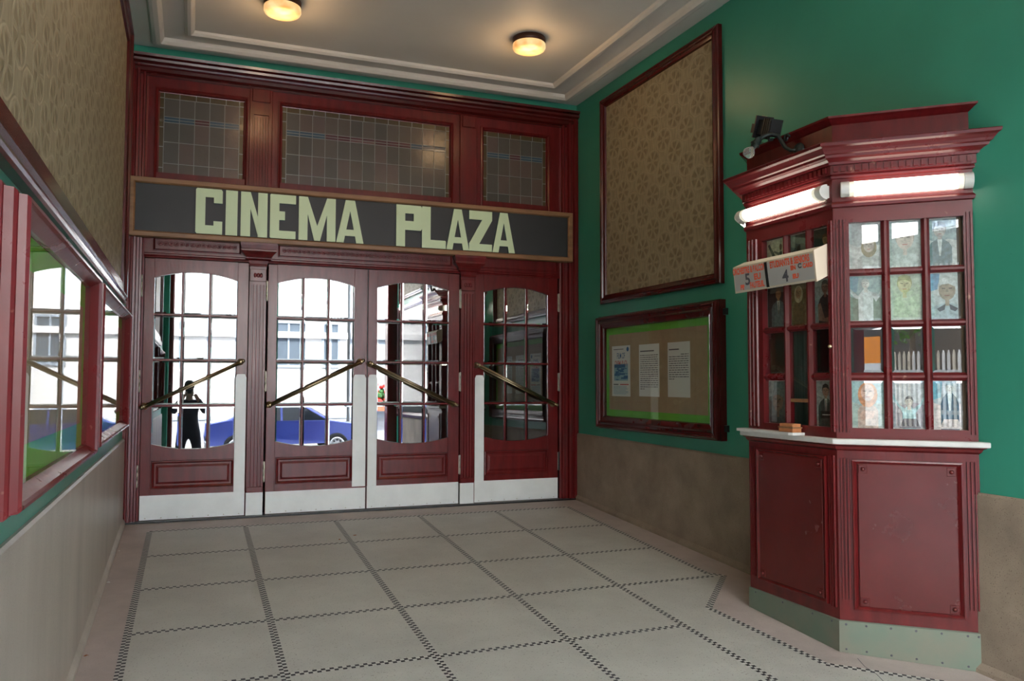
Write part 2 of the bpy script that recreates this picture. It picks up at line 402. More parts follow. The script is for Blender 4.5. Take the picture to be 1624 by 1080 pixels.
# ceiling with two running mouldings
mb = MB()
def ring(d, z): return [Vector((-.02 + d, -END, z)), Vector((-.02 + d, -d, z)), Vector((WX + .02 - d, -d, z)), Vector((WX + .13 - d, -END, z))]
prof = [(-.12, CEIL), (.17, CEIL), (.175, CEIL - .02), (.19, CEIL - .04), (.215, CEIL - .05), (.25, CEIL - .05), (.27, CEIL - .03), (.28, CEIL),
        (.44, CEIL), (.445, CEIL - .018), (.465, CEIL - .034), (.49, CEIL - .036), (.51, CEIL - .02), (.52, CEIL)]
mb.loft([ring(d, z) for d, z in prof], ceil_m, closed=False)
mb.face(ring(.52, CEIL), ceil_m)
mb.wbox(-.3, 4.7, -END, .2, CEIL + .05, CEIL + .3, ceil_m)
tag(mb.build('ceiling'), 'off-white plaster ceiling with two running mouldings', 'ceiling', kind='structure')

# ================================================================== DOOR SCREEN
ZT = 2.265
def arc_top(x, g0, g1, zc=2.165, zs=2.105):
    t = (x - (g0 + g1) / 2) / ((g1 - g0) / 2); return zc - (zc - zs) * t * t
def arc_bot(x, g0, g1, zc=0.600, zs=0.650):
    t = (x - (g0 + g1) / 2) / ((g1 - g0) / 2); return zc + (zs - zc) * t * t
TILT = 0.006
def make_door(n, xa, xb, g0, g1, strip_side, hinge_x, ztop, lab, bar):
    root = thing('door_%d' % n, ((xa + xb) / 2, 0, 0), lab, 'door', kind='structure')
    # leaf: stiles and rails as one mesh, with arched cut-outs
    mb = MB(); TH = .045
    mb.box(BW, xa, g0, -TH, 0, .012, ztop, maroon, .003); mb.box(BW, g1, xb, -TH, 0, .012, ztop, maroon, .003)
    NS = 16
    xs = [g0 + (g1 - g0) * i / NS for i in range(NS + 1)]
    up = [(g0, ztop), (g0, arc_top(g0, g0, g1))] + [(x, arc_top(x, g0, g1)) for x in xs[1:]] + [(g1, ztop)]
    for a, b in zip(xs[:-1], xs[1:]):
        mb.prism(BW, [(a, arc_top(a, g0, g1)), (b, arc_top(b, g0, g1)), (b, ztop), (a, ztop)], -TH, -.0005, maroon)
        mb.prism(BW, [(a, .22), (b, .22), (b, arc_bot(b, g0, g1)), (a, arc_bot(a, g0, g1))], -TH, -.0005, maroon)
        # small bead along the arches
        mb.prism(BW, [(a, arc_top(a, g0, g1) - .008), (b, arc_top(b, g0, g1) - .008), (b, arc_top(b, g0, g1)), (a, arc_top(a, g0, g1))], -.03, -.006, maroon)
        mb.prism(BW, [(a, arc_bot(a, g0, g1)), (b, arc_bot(b, g0, g1)), (b, arc_bot(b, g0, g1) + .008), (a, arc_bot(a, g0, g1) + .008)], -.03, -.006, maroon)
    mb.box(BW, g0, g1, -TH, -.0005, .012, .22, maroon)
    # muntins with rounded faces
    c1, c2 = g0 + (g1 - g0) * .335, g0 + (g1 - g0) * .665
    for c in (c1, c2):
        mb.vband(BW, .60, 2.17, [(c - .009, -.03), (c - .009, -.014), (c - .004, -.006), (c + .004, -.006), (c + .009, -.014), (c + .009, -.03)], maroon)
    for z in (1.778, 1.384, .986):
        mb.band(BW, g0 - .003, g1 + .003, [(z - .010, -.03), (z - .010, -.013), (z - .004, -.004), (z + .004, -.004), (z + .010, -.013), (z + .010, -.03)], maroon)
    mb.build('door_frame', root)
    # lower raised panel
    mb = MB(); pa, pb = g0 + .008, g1 - .002
    mb.frame(BW, pa, pb, .275, .515, [(0, -.001), (.004, .012), (.012, .014), (.022, .006), (.026, -.004), (.03, -.004), (.055, .005), (.058, .006)], maroon, cap=True)
    mb.build('door_panel', root)
    # panes: bevelled polygons, one mesh
    mb = MB()
    cols = [(g0, c1 - .009), (c1 + .009, c2 - .009), (c2 + .009, g1)]
    rows = [(None, .976), (.996, 1.374), (1.394, 1.768), (1.788, None)]
    for ci, (a, b) in enumerate(cols):
        for ri, (lo, hi) in enumerate(rows):
            gm = glass_top if ri == 3 else glass_door
            def pol(ins, o):
                pts = []; k = 8
                for i in range(k + 1):
                    x = a + ins + (b - a - 2 * ins) * i / k
                    z = (arc_bot(x, g0, g1) if lo is None else lo) + ins; pts.append((x, z))
                for i in range(k, -1, -1):
                    x = a + ins + (b - a - 2 * ins) * i / k
                    z = (arc_top(x, g0, g1) if hi is None else hi) - ins; pts.append((x, z))
                zc = ((lo or .62) + (hi or 2.13)) / 2
                return [BW(x, o - (z - zc) * TILT * (1 if ri < 2 else .5), z) for x, z in pts]
            l0 = pol(0, -.0215); l1 = pol(.013, -.0200)
            mb.loft([l0, l1], gm); mb.face(l1, gm)
    mb.build('glass_pane', root)
    # white kick plate and edge plate
    mb = MB(); mb.box(BW, xa + .004, xb - .004, 0, .004, .014, .222 if n in (1, 3, 4) else .210, white_plate, .001)
    k = 0
    for i in range(7): 
        x = xa + .05 + (xb - xa - .1) * i / 6
        mb.lathe(BW(x, .004, .03), (0, -1, 0), [(0, .005), (.0015, .003)], steel, n=6)
    tag(mb.build('kick_plate', root), 'white metal kick plate')
    s0, s1 = (g1 - .004, xb - .006) if strip_side > 0 else (xa + .006, g0 + .004)
    mb = MB(); zt = 1.262; w = s1 - s0
    pts = [(s0, .222), (s1, .222), (s1, zt - .03)]
    for i in range(9):
        t = i / 8; x = s1 - w * t; pts.append((x, zt - .03 + (.03 if 0 < i < 8 else 0) * (1 if abs(t - .5) < .45 else .6) + .004 * math.sin(t * PI)))
    mb.prism(BW, pts, 0, .0045, white_plate); tag(mb.build('edge_plate', root), 'white metal finger plate along the closing edge')
    # hinges
    for z, h in ((2.02, .19), (1.20, .19), (.39, .19)):
        mb = MB(); mb.lathe(BW(hinge_x, .009, z - h / 2), (0, 0, 1), [(0, .005), (.004, .008), (h * .33, .008), (h * .335, .0065), (h * .345, .0065), (h * .35, .008), (h * .66, .008), (h * .665, .0065), (h * .675, .0065), (h * .68, .008), (h - .004, .008), (h, .005)], steel if z > .5 or n < 4 else blackm, n=10)
        mb.box(BW, hinge_x - .012, hinge_x + .012, 0, .003, z - h / 2 + .005, z + h / 2 - .005, steel); mb.build('hinge', root)
    # push bar
    (ax, az), (bx, bz) = bar
    mb = MB(); A = BW(ax, .075, az); B = BW(bx, .075, bz); ext = (B - A).normalized() * .02
    mb.tube([A - ext, B + ext], .0135, brass, n=14)
    mb.ball(A - ext, .018, brass, 8); mb.ball(B + ext, .018, brass, 8)
    up = Vector((0, 0, 1)); off = up * .021
    pb_ = mb.build('push_bar', root); tag(pb_, 'brass diagonal push bar')
    mb = MB(); mb.tube([A + Vector((0, .018, -.016)), B + Vector((0, .018, -.016))], .007, brass_lt, n=10)
    o = mb.build('bar_rail', root); o.parent = pb_; o.matrix_parent_inverse = Matrix.Identity(4)
    for P in (A, B):
        mb = MB(); mb.lathe(Vector((P.x, 0, P.z)), (0, -1, 0), [(0, .030), (.006, .030), (.010, .022), (.02, .013), (.06, .012), (.078, .016), (.09, .012), (.094, .004)], brass_lt, n=16)
        o = mb.build('bar_bracket', root); o.parent = pb_; o.matrix_parent_inverse = Matrix.Identity(4)
    return root
make_door(1, .137, .996, .218, .902, 1, .118, ZT, 'dark red glazed cinema door furthest left, white street reflected in its panes', ((.161, .985), (.936, 1.372)))
make_door(2, 1.165, 2.072, 1.246, 1.948, 1, 1.150, ZT, 'dark red glazed cinema door second from left, right of the first fluted pilaster', ((1.190, .990), (2.004, 1.386)))
make_door(3, 2.080, 2.985, 2.168, 2.873, -1, 2.995, ZT, 'dark red glazed cinema door third from left, partly dark reflection', ((2.104, 1.366), (2.922, .983)))
make_door(4, 3.143, 4.052, 3.240, 3.940, -1, 4.060, ZT + .02, 'dark red glazed cinema door furthest right with nearly black panes', ((3.166, 1.364), (3.989, .975)))

# side jambs, head, transom posts as trim
def jamb(name, a_out, a_in, lab):
    mb = MB(); s = 1 if a_in > a_out else -1
    w = abs(a_in - a_out)
    P = lambda t: a_out + s * w * t
    mb.vband(BW, -.005, 4.03, [(P(0), -.08), (P(0), .05), (P(.12), .06), (P(.28), .06), (P(.32), .045), (P(.40), .045), (P(.44), .055), (P(.56), .052), (P(.60), .025), (P(.72), .022), (P(.76), .03), (P(.86), .028), (P(.9), .008), (P(1), .004), (P(1), -.08)], maroon)
    tag(mb.build(name), lab, 'door frame', kind='structure')
jamb('trim_1', -.02, .134, 'dark red moulded door post against the left wall')
jamb('trim_2', 4.275, 4.066, 'dark red moulded door post against the right wall')

# head beam (behind the sign) + door head
mb = MB()
mb.box(BW, .13, 4.07, -.08, .008, ZT + .006, 3.02, maroon)
mb.band(BW, .13, 4.07, [(ZT + .004, -.02), (ZT + .004, .016), (ZT + .014, .02), (ZT + .022, .012), (ZT + .03, .018), (ZT + .04, .018), (ZT + .048, .008), (ZT + .048, -.02)], maroon)
tag(mb.build('trim_3'), 'dark red head beam over the doors behind the sign', 'beam', kind='structure')
def frieze(name, a0, a1, n, lab):
    mb = MB()
    mb.frame(BW, a0, a1, 2.332, 2.47, [(0, .008), (.0, .020), (.008, .022), (.014, .014), (.016, .011)], maroon, cap=True)
    for i in range(n):
        x = a0 + .035 + (a1 - a0 - .07) * (i + .5) / n
        R = min(.021, (a1 - a0 - .07) / n * .5)
        mb.lathe(BW(x, .011, 2.395), (0, -1, 0), [(0, R), (.006, R), (.009, R * .85), (.005, R * .6), (.005, R * .5), (.009, R * .3), (.010, .001)], maroon, n=12)
    tag(mb.build(name), lab, 'carved frieze', kind='structure')
frieze('trim_4', .20, .925, 15, 'carved rosette frieze over the leftmost door')
frieze('trim_5', 1.245, 2.90, 36, 'carved rosette frieze over the two middle doors')
mb = MB(); mb.frame(BW, 3.20, 4.04, 2.332, 2.47, [(0, .008), (.0, .018), (.008, .020), (.014, .012), (.016, .010)], maroon, cap=True)
tag(mb.build('trim_6'), 'plain dark red panel over the rightmost door', 'panel', kind='structure')

def pilaster(name, a0, a1, lab):
    root = thing(name, ((a0 + a1) / 2, 0, 0), lab, 'pilaster', kind='structure')
    mb = MB(); c = (a0 + a1) / 2; w = a1 - a0
    mb.box(BW, a0, a1, -.05, .012, .21, 2.30, maroon, .002)
    mb.box(BW, a0 + .004, a1 - .004, .012, .026, 2.10, 2.21, maroon, .003)
    for sx in (-1, 0, 1):   # carved leaf on the block
        mb.ball(BW(c + sx * .026, .027, 2.155), .014, maroon, 6, (1, .5, 1.6))
    # fluted shaft
    pr = [(a0 + .008, .01)]
    N = 4; ww = (w - .03) / N
    pr.append((a0 + .008, .024))
    for i in range(N):
        x = a0 + .015 + ww * i
        pr += [(x + ww * .22, .024), (x + ww * .34, .0155), (x + ww * .66, .0155), (x + ww * .78, .024)]
    pr += [(a1 - .008, .024), (a1 - .008, .01)]
    mb.vband(BW, .25, 2.07, pr, maroon)
    mb.box(BW, a0 + .004, a1 - .004, .01, .028, .212, .262, maroon, .004)
    mb.build('shaft', root)
    mb = MB()
    pf = [(2.235, w * .5), (2.25, w * .5 + .006), (2.258, w * .5 + .004), (2.285, w * .5 + .012), (2.30, w * .5 + .04), (2.308, w * .5 + .042), (2.312, w * .5 + .034), (2.335, w * .5 + .05), (2.355, w * .5 + .07), (2.365, w * .5 + .08), (2.38, w * .5 + .08), (2.385, w * .5 + .075), (2.42, w * .5 + .085), (2.44, w * .5 + .085)]
    loops = [[BW(c - h, 0.0, z), BW(c + h, 0.0, z), BW(c + h, .03 + (h - w * .5) * .9, z), BW(c - h, .03 + (h - w * .5) * .9, z)] for z, h in pf]
    mb.loft(loops, maroon, cap0=True, cap1=True); mb.build('capital', root)
    mb = MB(); mb.box(BW, a0 + .002, a1 - .002, -.02, .014, .01, .212, white_plate, .001); tag(mb.build('kick_plate', root), 'white metal kick plate')
pilaster('trim_7', 1.000, 1.148, 'fluted dark red pilaster between the first and second doors')
pilaster('trim_8', 2.992, 3.140, 'fluted dark red pilaster between the third and fourth doors')
mb = MB(); mb.vband(BW, .012, ZT, [(2.0725, -.04), (2.0725, -.004), (2.0795, -.004), (2.0795, -.04)], blackm)
tag(mb.build('trim_9'), 'dark gap strip where the two middle doors meet', 'strip', kind='structure')
mb = MB(); mb.wbox(-.0, 4.26, -.07, .12, -.004, .010, blackm); tag(mb.build('trim_10'), 'dark threshold bar under the four doors', 'threshold', kind='structure')

# transom posts and head moulding
def post(name, a0, a1, lab, flute):
    mb = MB(); mb.box(BW, a0, a1, -.06, .020, 2.95, 3.90, maroon, .004)
    mb.box(BW, a0 + .02, a1 - .02, .02, .034, 3.74, 3.86, maroon, .006)
    c = (a0 + a1) / 2
    if flute:
        for k in range(5):
            x = c - .05 + k * .025
            mb.vband(BW, 2.97, 3.60, [(x - .008, .02), (x - .006, .03), (x + .006, .03), (x + .008, .02)], maroon)
        mb.frame(BW, c - .075, c + .075, 2.95, 3.63, [(0, .02), (.0, .032), (.008, .032), (.010, .02)], maroon)
    tag(mb.build(name), lab, 'post', kind='structure')
post('trim_11', .975, 1.175, 'dark red fluted post between the left and middle leaded windows', True)
post('trim_12', 2.975, 3.155, 'dark red post between the middle and right leaded windows', False)
mb = MB()
mb.band(BW, -.02, 4.275, [(3.86, -.02), (3.86, .02), (3.875, .03), (3.885, .022), (3.895, .045), (3.92, .06), (3.94, .05), (3.955, .055), (3.97, .085), (3.99, .09), (4.0, .075), (4.008, .10), (4.03, .105), (4.036, .09), (4.036, -.02)], maroon_dk)
tag(mb.build('trim_13'), 'dark red moulded cornice along the top of the door screen', 'cornice', kind='structure')

def transom(n, f0, f1, g0, g1, ncol, lab):
    root = thing('window_%d' % n, ((f0 + f1) / 2, 0, 2.95), lab, 'window', kind='structure')
    zt, zb = 3.735, 2.945
    mb = MB()
    mb.box(BW, f0, g0 - .012, -.05, .004, 2.90, 3.87, maroon); mb.box(BW, g1 + .012, f1, -.05, .004, 2.90, 3.87, maroon)
    mb.box(BW, g0 - .012, g1 + .012, -.05, .004, zt + .012, 3.87, maroon)
    mb.frame(BW, g0 - .04, g1 + .04, 2.85, zt + .04, [(0, .004), (.002, .016), (.012, .018), (.022, .008), (.028, .002), (.032, -.02), (.04, -.022)], maroon)
    mb.build('window_frame', root)
    bx = .036; top = zt - .048
    xs = [g0, g0 + bx] + [g0 + bx + (g1 - g0 - 2 * bx) * i / ncol for i in range(1, ncol)] + [g1 - bx, g1]
    zs = [zt, top, 3.525, 3.500, 3.475, 3.300, 3.110, 2.93, 2.90]
    mb = MB(); rnd = random.Random(n)
    for i in range(len(xs) - 1):
        for j in range(len(zs) - 1):
            border = i in (0, len(xs) - 2) or j == 0
            m_ = lg[rnd.randrange(4)]
            if border: m_ = lg_amber
            elif j in (2, 3):
                k = min(i - 1, ncol - i)     # distance from the side
                mid = ncol // 2
                if k == 0: m_ = lg_blue if j == 3 or ncol > 5 else lg_blue
                elif k <= (1 if ncol <= 5 else 2): m_ = lg_blue
                else: m_ = lg_red
            t1, t2 = rnd.uniform(-.0012, .0012), rnd.uniform(-.0012, .0012)
            mb.face([BW(xs[i], -.020 + t1, zs[j + 1]), BW(xs[i + 1], -.020 + t2, zs[j + 1]), BW(xs[i + 1], -.020 - t1, zs[j]), BW(xs[i], -.020 - t2, zs[j])], m_)
    mb.build('leaded_glass', root)
    mb = MB()
    for i, x in enumerate(xs[1:-1]):
        zz = zt if i in (0, len(xs) - 3) else top
        mb.box(BW, x - .0028, x + .0028, -.020, -.0155, 2.9, zz, lead)
    for z in zs[1:-2]: mb.box(BW, g0 + bx, g1 - bx, -.020, -.0150, z - .0026, z + .0026, lead)
    for i, x in enumerate(xs[2:-2]):
        xo = x if i % 2 == 0 else x + .01
        mb.box(BW, xo - .003, xo + .003, -.020, -.0155, top, zt, lead)
    for z in (3.69, 3.60, 3.43, 3.255, 3.07):
        for (p, q) in ((g0, g0 + bx), (g1 - bx, g1)): mb.box(BW, p, q, -.020, -.0155, z - .003, z + .003, lead)
    mb.build('lead_came', root)
transom(1, .13, .975, .225, .925, 5, 'left leaded transom window above the sign, five panes wide')
transom(2, 1.175, 2.975, 1.268, 2.872, 13, 'wide middle leaded transom window with a dark red stripe above the sign')
transom(3, 3.155, 4.07, 3.237, 3.920, 5, 'right leaded transom window above the sign, darkest of the three')

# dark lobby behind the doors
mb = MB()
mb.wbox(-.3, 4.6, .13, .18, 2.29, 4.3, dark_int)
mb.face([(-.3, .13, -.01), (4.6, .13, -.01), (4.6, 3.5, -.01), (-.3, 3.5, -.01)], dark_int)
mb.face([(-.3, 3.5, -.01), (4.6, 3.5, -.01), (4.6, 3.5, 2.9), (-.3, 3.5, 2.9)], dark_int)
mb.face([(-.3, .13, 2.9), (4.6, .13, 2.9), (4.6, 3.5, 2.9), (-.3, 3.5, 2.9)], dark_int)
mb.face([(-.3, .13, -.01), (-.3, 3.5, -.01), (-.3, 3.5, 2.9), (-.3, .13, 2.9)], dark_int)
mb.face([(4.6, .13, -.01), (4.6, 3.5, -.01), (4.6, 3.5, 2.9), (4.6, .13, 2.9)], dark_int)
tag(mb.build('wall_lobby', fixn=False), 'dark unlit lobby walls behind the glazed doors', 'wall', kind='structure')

# ================================================================== SIGN
sign = thing('cinema_sign', (2.09, -.1, 2.44), 'long black sign board with wooden frame and pale green letters over the doors', 'sign')
mb = MB(); mb.box(BW, .04, 4.14, .03, .085, 2.46, 2.92, boardm); mb.build('board', sign)
mb = MB(); mb.frame(BW, .005, 4.175, 2.438, 2.946, [(0, .02), (0, .105), (.004, .11), (.036, .11), (.046, .10), (.050, .085)], woodm); mb.build('frame', sign)
def letter_polys(ch):
    # unit box 0..1 x 0..1 ; returns list of convex-ish polygons
    s = .36; h = .17
    if ch == 'I': return [[(0, 0), (1, 0), (1, 1), (0, 1)]]
    if ch == 'C': return [[(0, .03), (.05, 0), (s, 0), (s, 1), (.05, 1), (0, .97)], [(s, 0), (1, 0), (1, .29), (.67, .29), (.67, .19), (s, .19)], [(s, .81), (.67, .81), (.67, .69), (1, .69), (1, .96), (.95, 1), (s, 1)]]
    if ch == 'N': return [[(0, 0), (.36, 0), (.36, .62), (.36, 1), (0, 1)], [(.64, 0), (1, 0), (1, 1), (.64, 1)], [(.36, .62), (.66, 0), (.66, .42), (.36, 1)]]
    if ch == 'E': return [[(0, .02), (.03, 0), (.36, 0), (.36, 1), (.03, 1), (0, .98)], [(.36, 0), (1, 0), (1, .18), (.36, .18)], [(.36, .42), (.58, .42), (.58, .62), (.36, .62)], [(.36, .80), (1, .80), (1, 1), (.36, 1)]]
    if ch == 'M': return [[(0, 0), (.24, 0), (.24, 1), (0, 1)], [(.76, 0), (1, 0), (1, 1), (.76, 1)], [(.24, .60), (.42, 0), (.50, 0), (.50, .34), (.24, 1)], [(.76, 1), (.50, .34), (.50, 0), (.58, 0), (.76, .60)]]
    if ch == 'A': return [[(0, 0), (.27, 0), (.33, .17), (.45, .17), (.45, .30), (.36, .30), (.5, .62), (.66, 1), (.36, 1)], [(1, 0), (.73, 0), (.67, .17), (.45, .17), (.45, .30), (.62, .30), (.5, .62), (.45, .74), (.5, 1), (.66, 1)]]
    if ch == 'P': return [[(0, 0), (.34, 0), (.34, 1), (0, 1)], [(.34, .40), (.94, .40), (1, .46), (.66, .62), (.34, .62)], [(.66, .62), (1, .46), (1, .94), (.66, .80)], [(.34, .80), (.66, .80), (1, .94), (.94, 1), (.34, 1)]]
    if ch == 'L': return [[(0, 0), (.36, 0), (.36, 1), (0, 1)], [(.36, 0), (1, 0), (1, .18), (.97, .2), (.36, .2)]]
    if ch == 'Z': return [[(0, 0), (1, 0), (1, .18), (0, .18)], [(0, .78), (1, .78), (1, 1), (0, 1)], [(0, .18), (.44, .18), (1, .78), (.56, .78)]]
LT = [('C', .536, .757), ('I', .783, .883), ('N', .910, 1.138), ('E', 1.160, 1.386), ('M', 1.412, 1.745), ('A', 1.752, 2.006),
      ('P', 2.316, 2.572), ('L', 2.568, 2.808), ('A', 2.812, 3.046), ('Z', 3.046, 3.286), ('A', 3.290, 3.530)]
for ch, a0, a1 in LT:
    mb = MB(); zb, zt = 2.488, 2.888
    if ch == 'A':
        A_ = lambda pts: pts
        P_ = [[(0, 0), (.27, 0), (.36, .30), (.50, .74), (.50, 1), (.33, 1)], [(1, 0), (.73, 0), (.64, .30), (.50, .74), (.50, 1), (.67, 1)], [(.318, .16), (.682, .16), (.64, .31), (.36, .31)]]
    else: P_ = letter_polys(ch)
    for pl in P_:
        mb.prism(BW, [(a0 + (a1 - a0) * x, zb + (zt - zb) * z) for x, z in pl], .085, .108, letterm, letter_side)
    mb.build('letter', sign, fixn=True)

# ================================================================== WALL PANELS (gold covering)
def gold_panel(M, u0, u1, z0, z1, fr, lab, name='wall_panel'):
    root = thing(name, M((u0 + u1) / 2, 0, z0), lab, 'wall panel')
    mb = MB(); mb.frame(M, u0, u1, z0, z1, [(0, .0), (0, .035), (.006, .045), (.016, .05), (.024, .044), (.032, .046), (.044, .058), (.056, .056), (.062, .04), (.072, .038), (fr - .006, .034), (fr, .014)], maroon_dk)
    mb.build('frame', root)
    mb = MB(); q = [(u0 + fr - .004, z0 + fr - .004), (u1 - fr + .004, z0 + fr - .004), (u1 - fr + .004, z1 - fr + .004), (u0 + fr - .004, z1 - fr + .004)]
    mb.face([M(a, .016, z) for a, z in q], fabric, uv=[(a, z) for a, z in q])
    mb.build('fabric', root, fixn=False)
gold_panel(RW, .60, 2.50, 1.955, 3.975, .090, 'framed old-gold patterned panel on the right wall above the poster case')
gold_panel(LW, .72, 6.6, 1.80, 3.96, .150, 'long framed old-gold patterned panel high on the left wall')

# ================================================================== POSTER CASES
def poster_case(M, u0, u1, z0, z1, depth, lab, fr=.105, gb=.055, hinge_side=None, marn=None, bk=.022, deep=False):
    root = thing('poster_case', M((u0 + u1) / 2, 0, z0), lab, 'poster case', )
    marn = marn or maroon
    mb = MB()
    D = depth
    pd = [(0, .0), (0, .03), (.006, .036), (.010, .036), (.012, D - .07), (.02, D - .058), (.028, D - .056), (.030, D - .035), (.036, D - .028), (.042, D - .026), (.044, D - .008), (.050, D), (.058, D - .001), (.062, D - .012), (.070, D - .024), (fr, D - .045), (fr, bk)]
    mb.frame(M, u0, u1, z0, z1, pd if deep else [(0, .0), (0, D - .045), (.010, D - .045), (.010, D - .02), (.016, D - .006), (.026, D), (.036, D - .004), (.042, D - .016), (.058, D - .018), (.064, D - .008), (.072, D - .006), (.08, D - .022), (fr - .008, D - .03), (fr, D - .045), (fr, bk)], marn)
    mb.build('frame', root)
    i = fr
    mb = MB(); mb.box(M, u0 + .02, u1 - .02, .001, bk, z0 + .02, z1 - .02, green_felt); tag(mb.build('green_backing', root), 'bright green backing border')
    mb = MB(); g = gb; mb.box(M, u0 + i + g, u1 - i - g, bk, bk + .004, z0 + i + g, z1 - i - g, tan_board); tag(mb.build('pinboard', root), 'tan pinboard')
    mb = MB(); q = [(u0 + i - .004, z0 + i - .004), (u1 - i + .004, z0 + i - .004), (u1 - i + .004, z1 - i + .004), (u0 + i - .004, z1 - i + .004)]
    mb.face([M(a, D - .044, z) for a, z in q], glass_case)
    mb.build('glass', root, fixn=False)
    if hinge_side is not None:
        for z in (z0 + .07, z1 - .12):
            mb = MB(); mb.box(M, hinge_side, hinge_side + .035, .0, .03, z, z + .05, iron, .004); mb.build('hinge', root)
    return root
poster_case(RW, .585, 2.51, .757, 1.832, .10, 'framed glass poster case on the right wall with three printed sheets', fr=.125, gb=.06, hinge_side=2.51, marn=maroon_dk, bk=.034)
poster_case(LW, 1.29, 3.39, .840, 1.712, .13, 'small-looking dark red poster case on the left wall nearest the doors', fr=.085, gb=.07, marn=maroon_worn, bk=.066, deep=True)
poster_case(LW, 3.56, 5.452, .835, 1.700, .14, 'large dark red poster case on the left wall with door windows reflected in its glass', fr=.085, gb=.10, marn=maroon_worn, bk=.076, deep=True)

dw = thing('display_window', RW(6.9, 0, .7), 'tall black glazed display window on the right wall between booth and street', 'display window')
mb = MB(); mb.frame(RW, 5.5, 8.3, .62, 2.72, [(0, 0), (0, .07), (.05, .08), (.09, .05), (.10, .03)], maroon_dk); mb.build('frame', dw)
mb = MB(); mb.box(RW, 5.59, 8.21, .003, .012, .71, 2.63, dark_int); mb.build('backing', dw)
mb = MB(); q = [(5.59, .71), (8.21, .71), (8.21, 2.63), (5.59, 2.63)]; mb.face([RW(a, .04, z) for a, z in q], glass_case); mb.build('glass', dw, fixn=False)
gold_panel(RW, 5.5, 8.3, 2.85, 3.97, .09, 'wide framed old-gold panel high on the right wall beyond the booth, nearest the street')
# papers in the right case
def sheet(u0, u1, z0, z1, kind, lab):
    mb = MB(); o = .0385
    mb.box(RW, u0, u1, o, o + .001, z0, z1, paper)
    o2 = o + .0012
    def bar(a0, a1, z, h, m): mb.face([RW(a0, o2, z), RW(a1, o2, z), RW(a1, o2, z + h), RW(a0, o2, z + h)], m)
    rnd = random.Random(int(u0 * 100))
    w = u1 - u0
    if kind == 0:
        bar(u0 + .03, u1 - .12, z1 - .035, .006, ink)
        for fs in text_mesh('FILM OF', .056, RW, 0, 0, 0, None, '', bold=.0006): mb.face([RW((u0 + u1) / 2 + a * .75, o2, z1 - .118 + z * 1.35) for a, z in fs], blue_ink)
        for fs in text_mesh('CINEMA PLAZA', .050, RW, 0, 0, 0, None, '', bold=.0006): mb.face([RW((u0 + u1) / 2 + a * .66, o2, z1 - .185 + z * 1.35) for a, z in fs], red_ink)
        mb.lathe(RW(u1 - .045, o2 - .0004, z1 - .035), tuple(RW(0, 1, 0) - RW(0, 0, 0)), [(0, .022), (.0006, .022)], blue_ink, n=12)
        # blue halftone picture of a building front
        bar(u0 + .04, u1 - .04, z0 + .145, .155, lblue_ink); o2 += .0003
        for k in range(26):
            a = rnd.uniform(u0 + .04, u1 - .10); z = rnd.uniform(z0 + .15, z0 + .28); bar(a, min(a + rnd.uniform(.02, .10), u1 - .042), z, rnd.uniform(.004, .02), blue_ink)
        bar(u0 + .05, u1 - .09, z0 + .265, .03, blue_ink)
        bar(u0 + .03, u0 + .12, z0 + .105, .009, ink); bar(u0 + .15, u1 - .03, z0 + .105, .009, red_ink)
        for k in range(7): bar(u0 + .03, u1 - rnd.uniform(.03, .08), z0 + .02 + k * .0115, .005, lblue_ink)
    else:
        bar(u0 + .02, u0 + w * (.75 if kind == 1 else .52), z1 - .065, .010, ink)
        n = 17 if kind == 1 else 12; zz = z1 - (.10 if kind == 1 else .105)
        for k in range(n):
            a = u0 + .02; z = zz - k * .0185
            end = u1 - .02 if k < n - 1 else u0 + w * .3
            if kind == 2 and k == 0: a = u0 + w * .6
            while a < end:
                b = min(a + rnd.uniform(.012, .05), end); bar(a, b, z, .0065, ink); a = b + .008
    o_ = mb.build('printed_sheet'); tag(o_, lab, 'paper', 'sheets pinned in the right poster case')
sheet(.826, 1.160, 1.069, 1.537, 0, 'narrow sheet with blue and red headline and blue picture, leftmost in the case')
sheet(1.313, 1.642, 1.075, 1.533, 1, 'white sheet with a long block of small text, middle of the case')
sheet(1.772, 2.095, 1.077, 1.532, 2, 'white sheet with a short text block, right side of the case')

# ================================================================== TICKET BOOTH
def bpoly(o):
    """booth outline pushed out by o, both ends resting on the wall"""
    a = Q1 + _n * o; t = (3.83 - o - a.x) / _d.x; c1 = a + _d * t
    f = lambda p, d: p + d * ((WX - WA * p.y - p.x) / (d.x + WA * d.y))
    e1 = f(a, _d)
    b = Q0 + _n0 * o; t = (3.83 - o - b.x) / _d0.x; c0 = b + _d0 * t
    e0 = f(b, _d0)
    return [e0, c0, c1, e1]
booth = thing('ticket_booth', (3.9, -3.75, -.23), 'dark red wooden ticket booth with glazed sides and cornice against the right wall', 'booth')
def bloft(mb, prof, mt, cap0=False, cap1=False):
    loops = []
    for o, z in prof:
        pl = bpoly(o); loops.append([Vector((p.x, p.y, z(p.y) if callable(z) else z)) for p in pl])
    mb.loft(loops, mt, closed=True, cap0=cap0, cap1=cap1)
g_ = lambda y: FS * y + .001
mb = MB(); bloft(mb, [(.010, g_), (.010, -.085), (.004, -.08)], zinc, cap0=True, cap1=True)
for s in [.03, .13, .25, .37, .49, .61, .66]:
    for z in (-.10, -.245):
        mb.lathe(FF(s, .010, z if z > -.2 else FS * FF(s, 0, 0).y + .02), (_n.x, _n.y, 0), [(0, .006), (.002, .005), (.003, .002)], ink, n=8)
for u in (3.45, 3.7, 3.95, 4.1):
    mb.lathe(FL(u, .010, -.10), (-1, 0, 0), [(0, .006), (.002, .005), (.003, .002)], ink, n=8)
tag(mb.build('kick_plate', booth), 'greenish zinc kick plate')
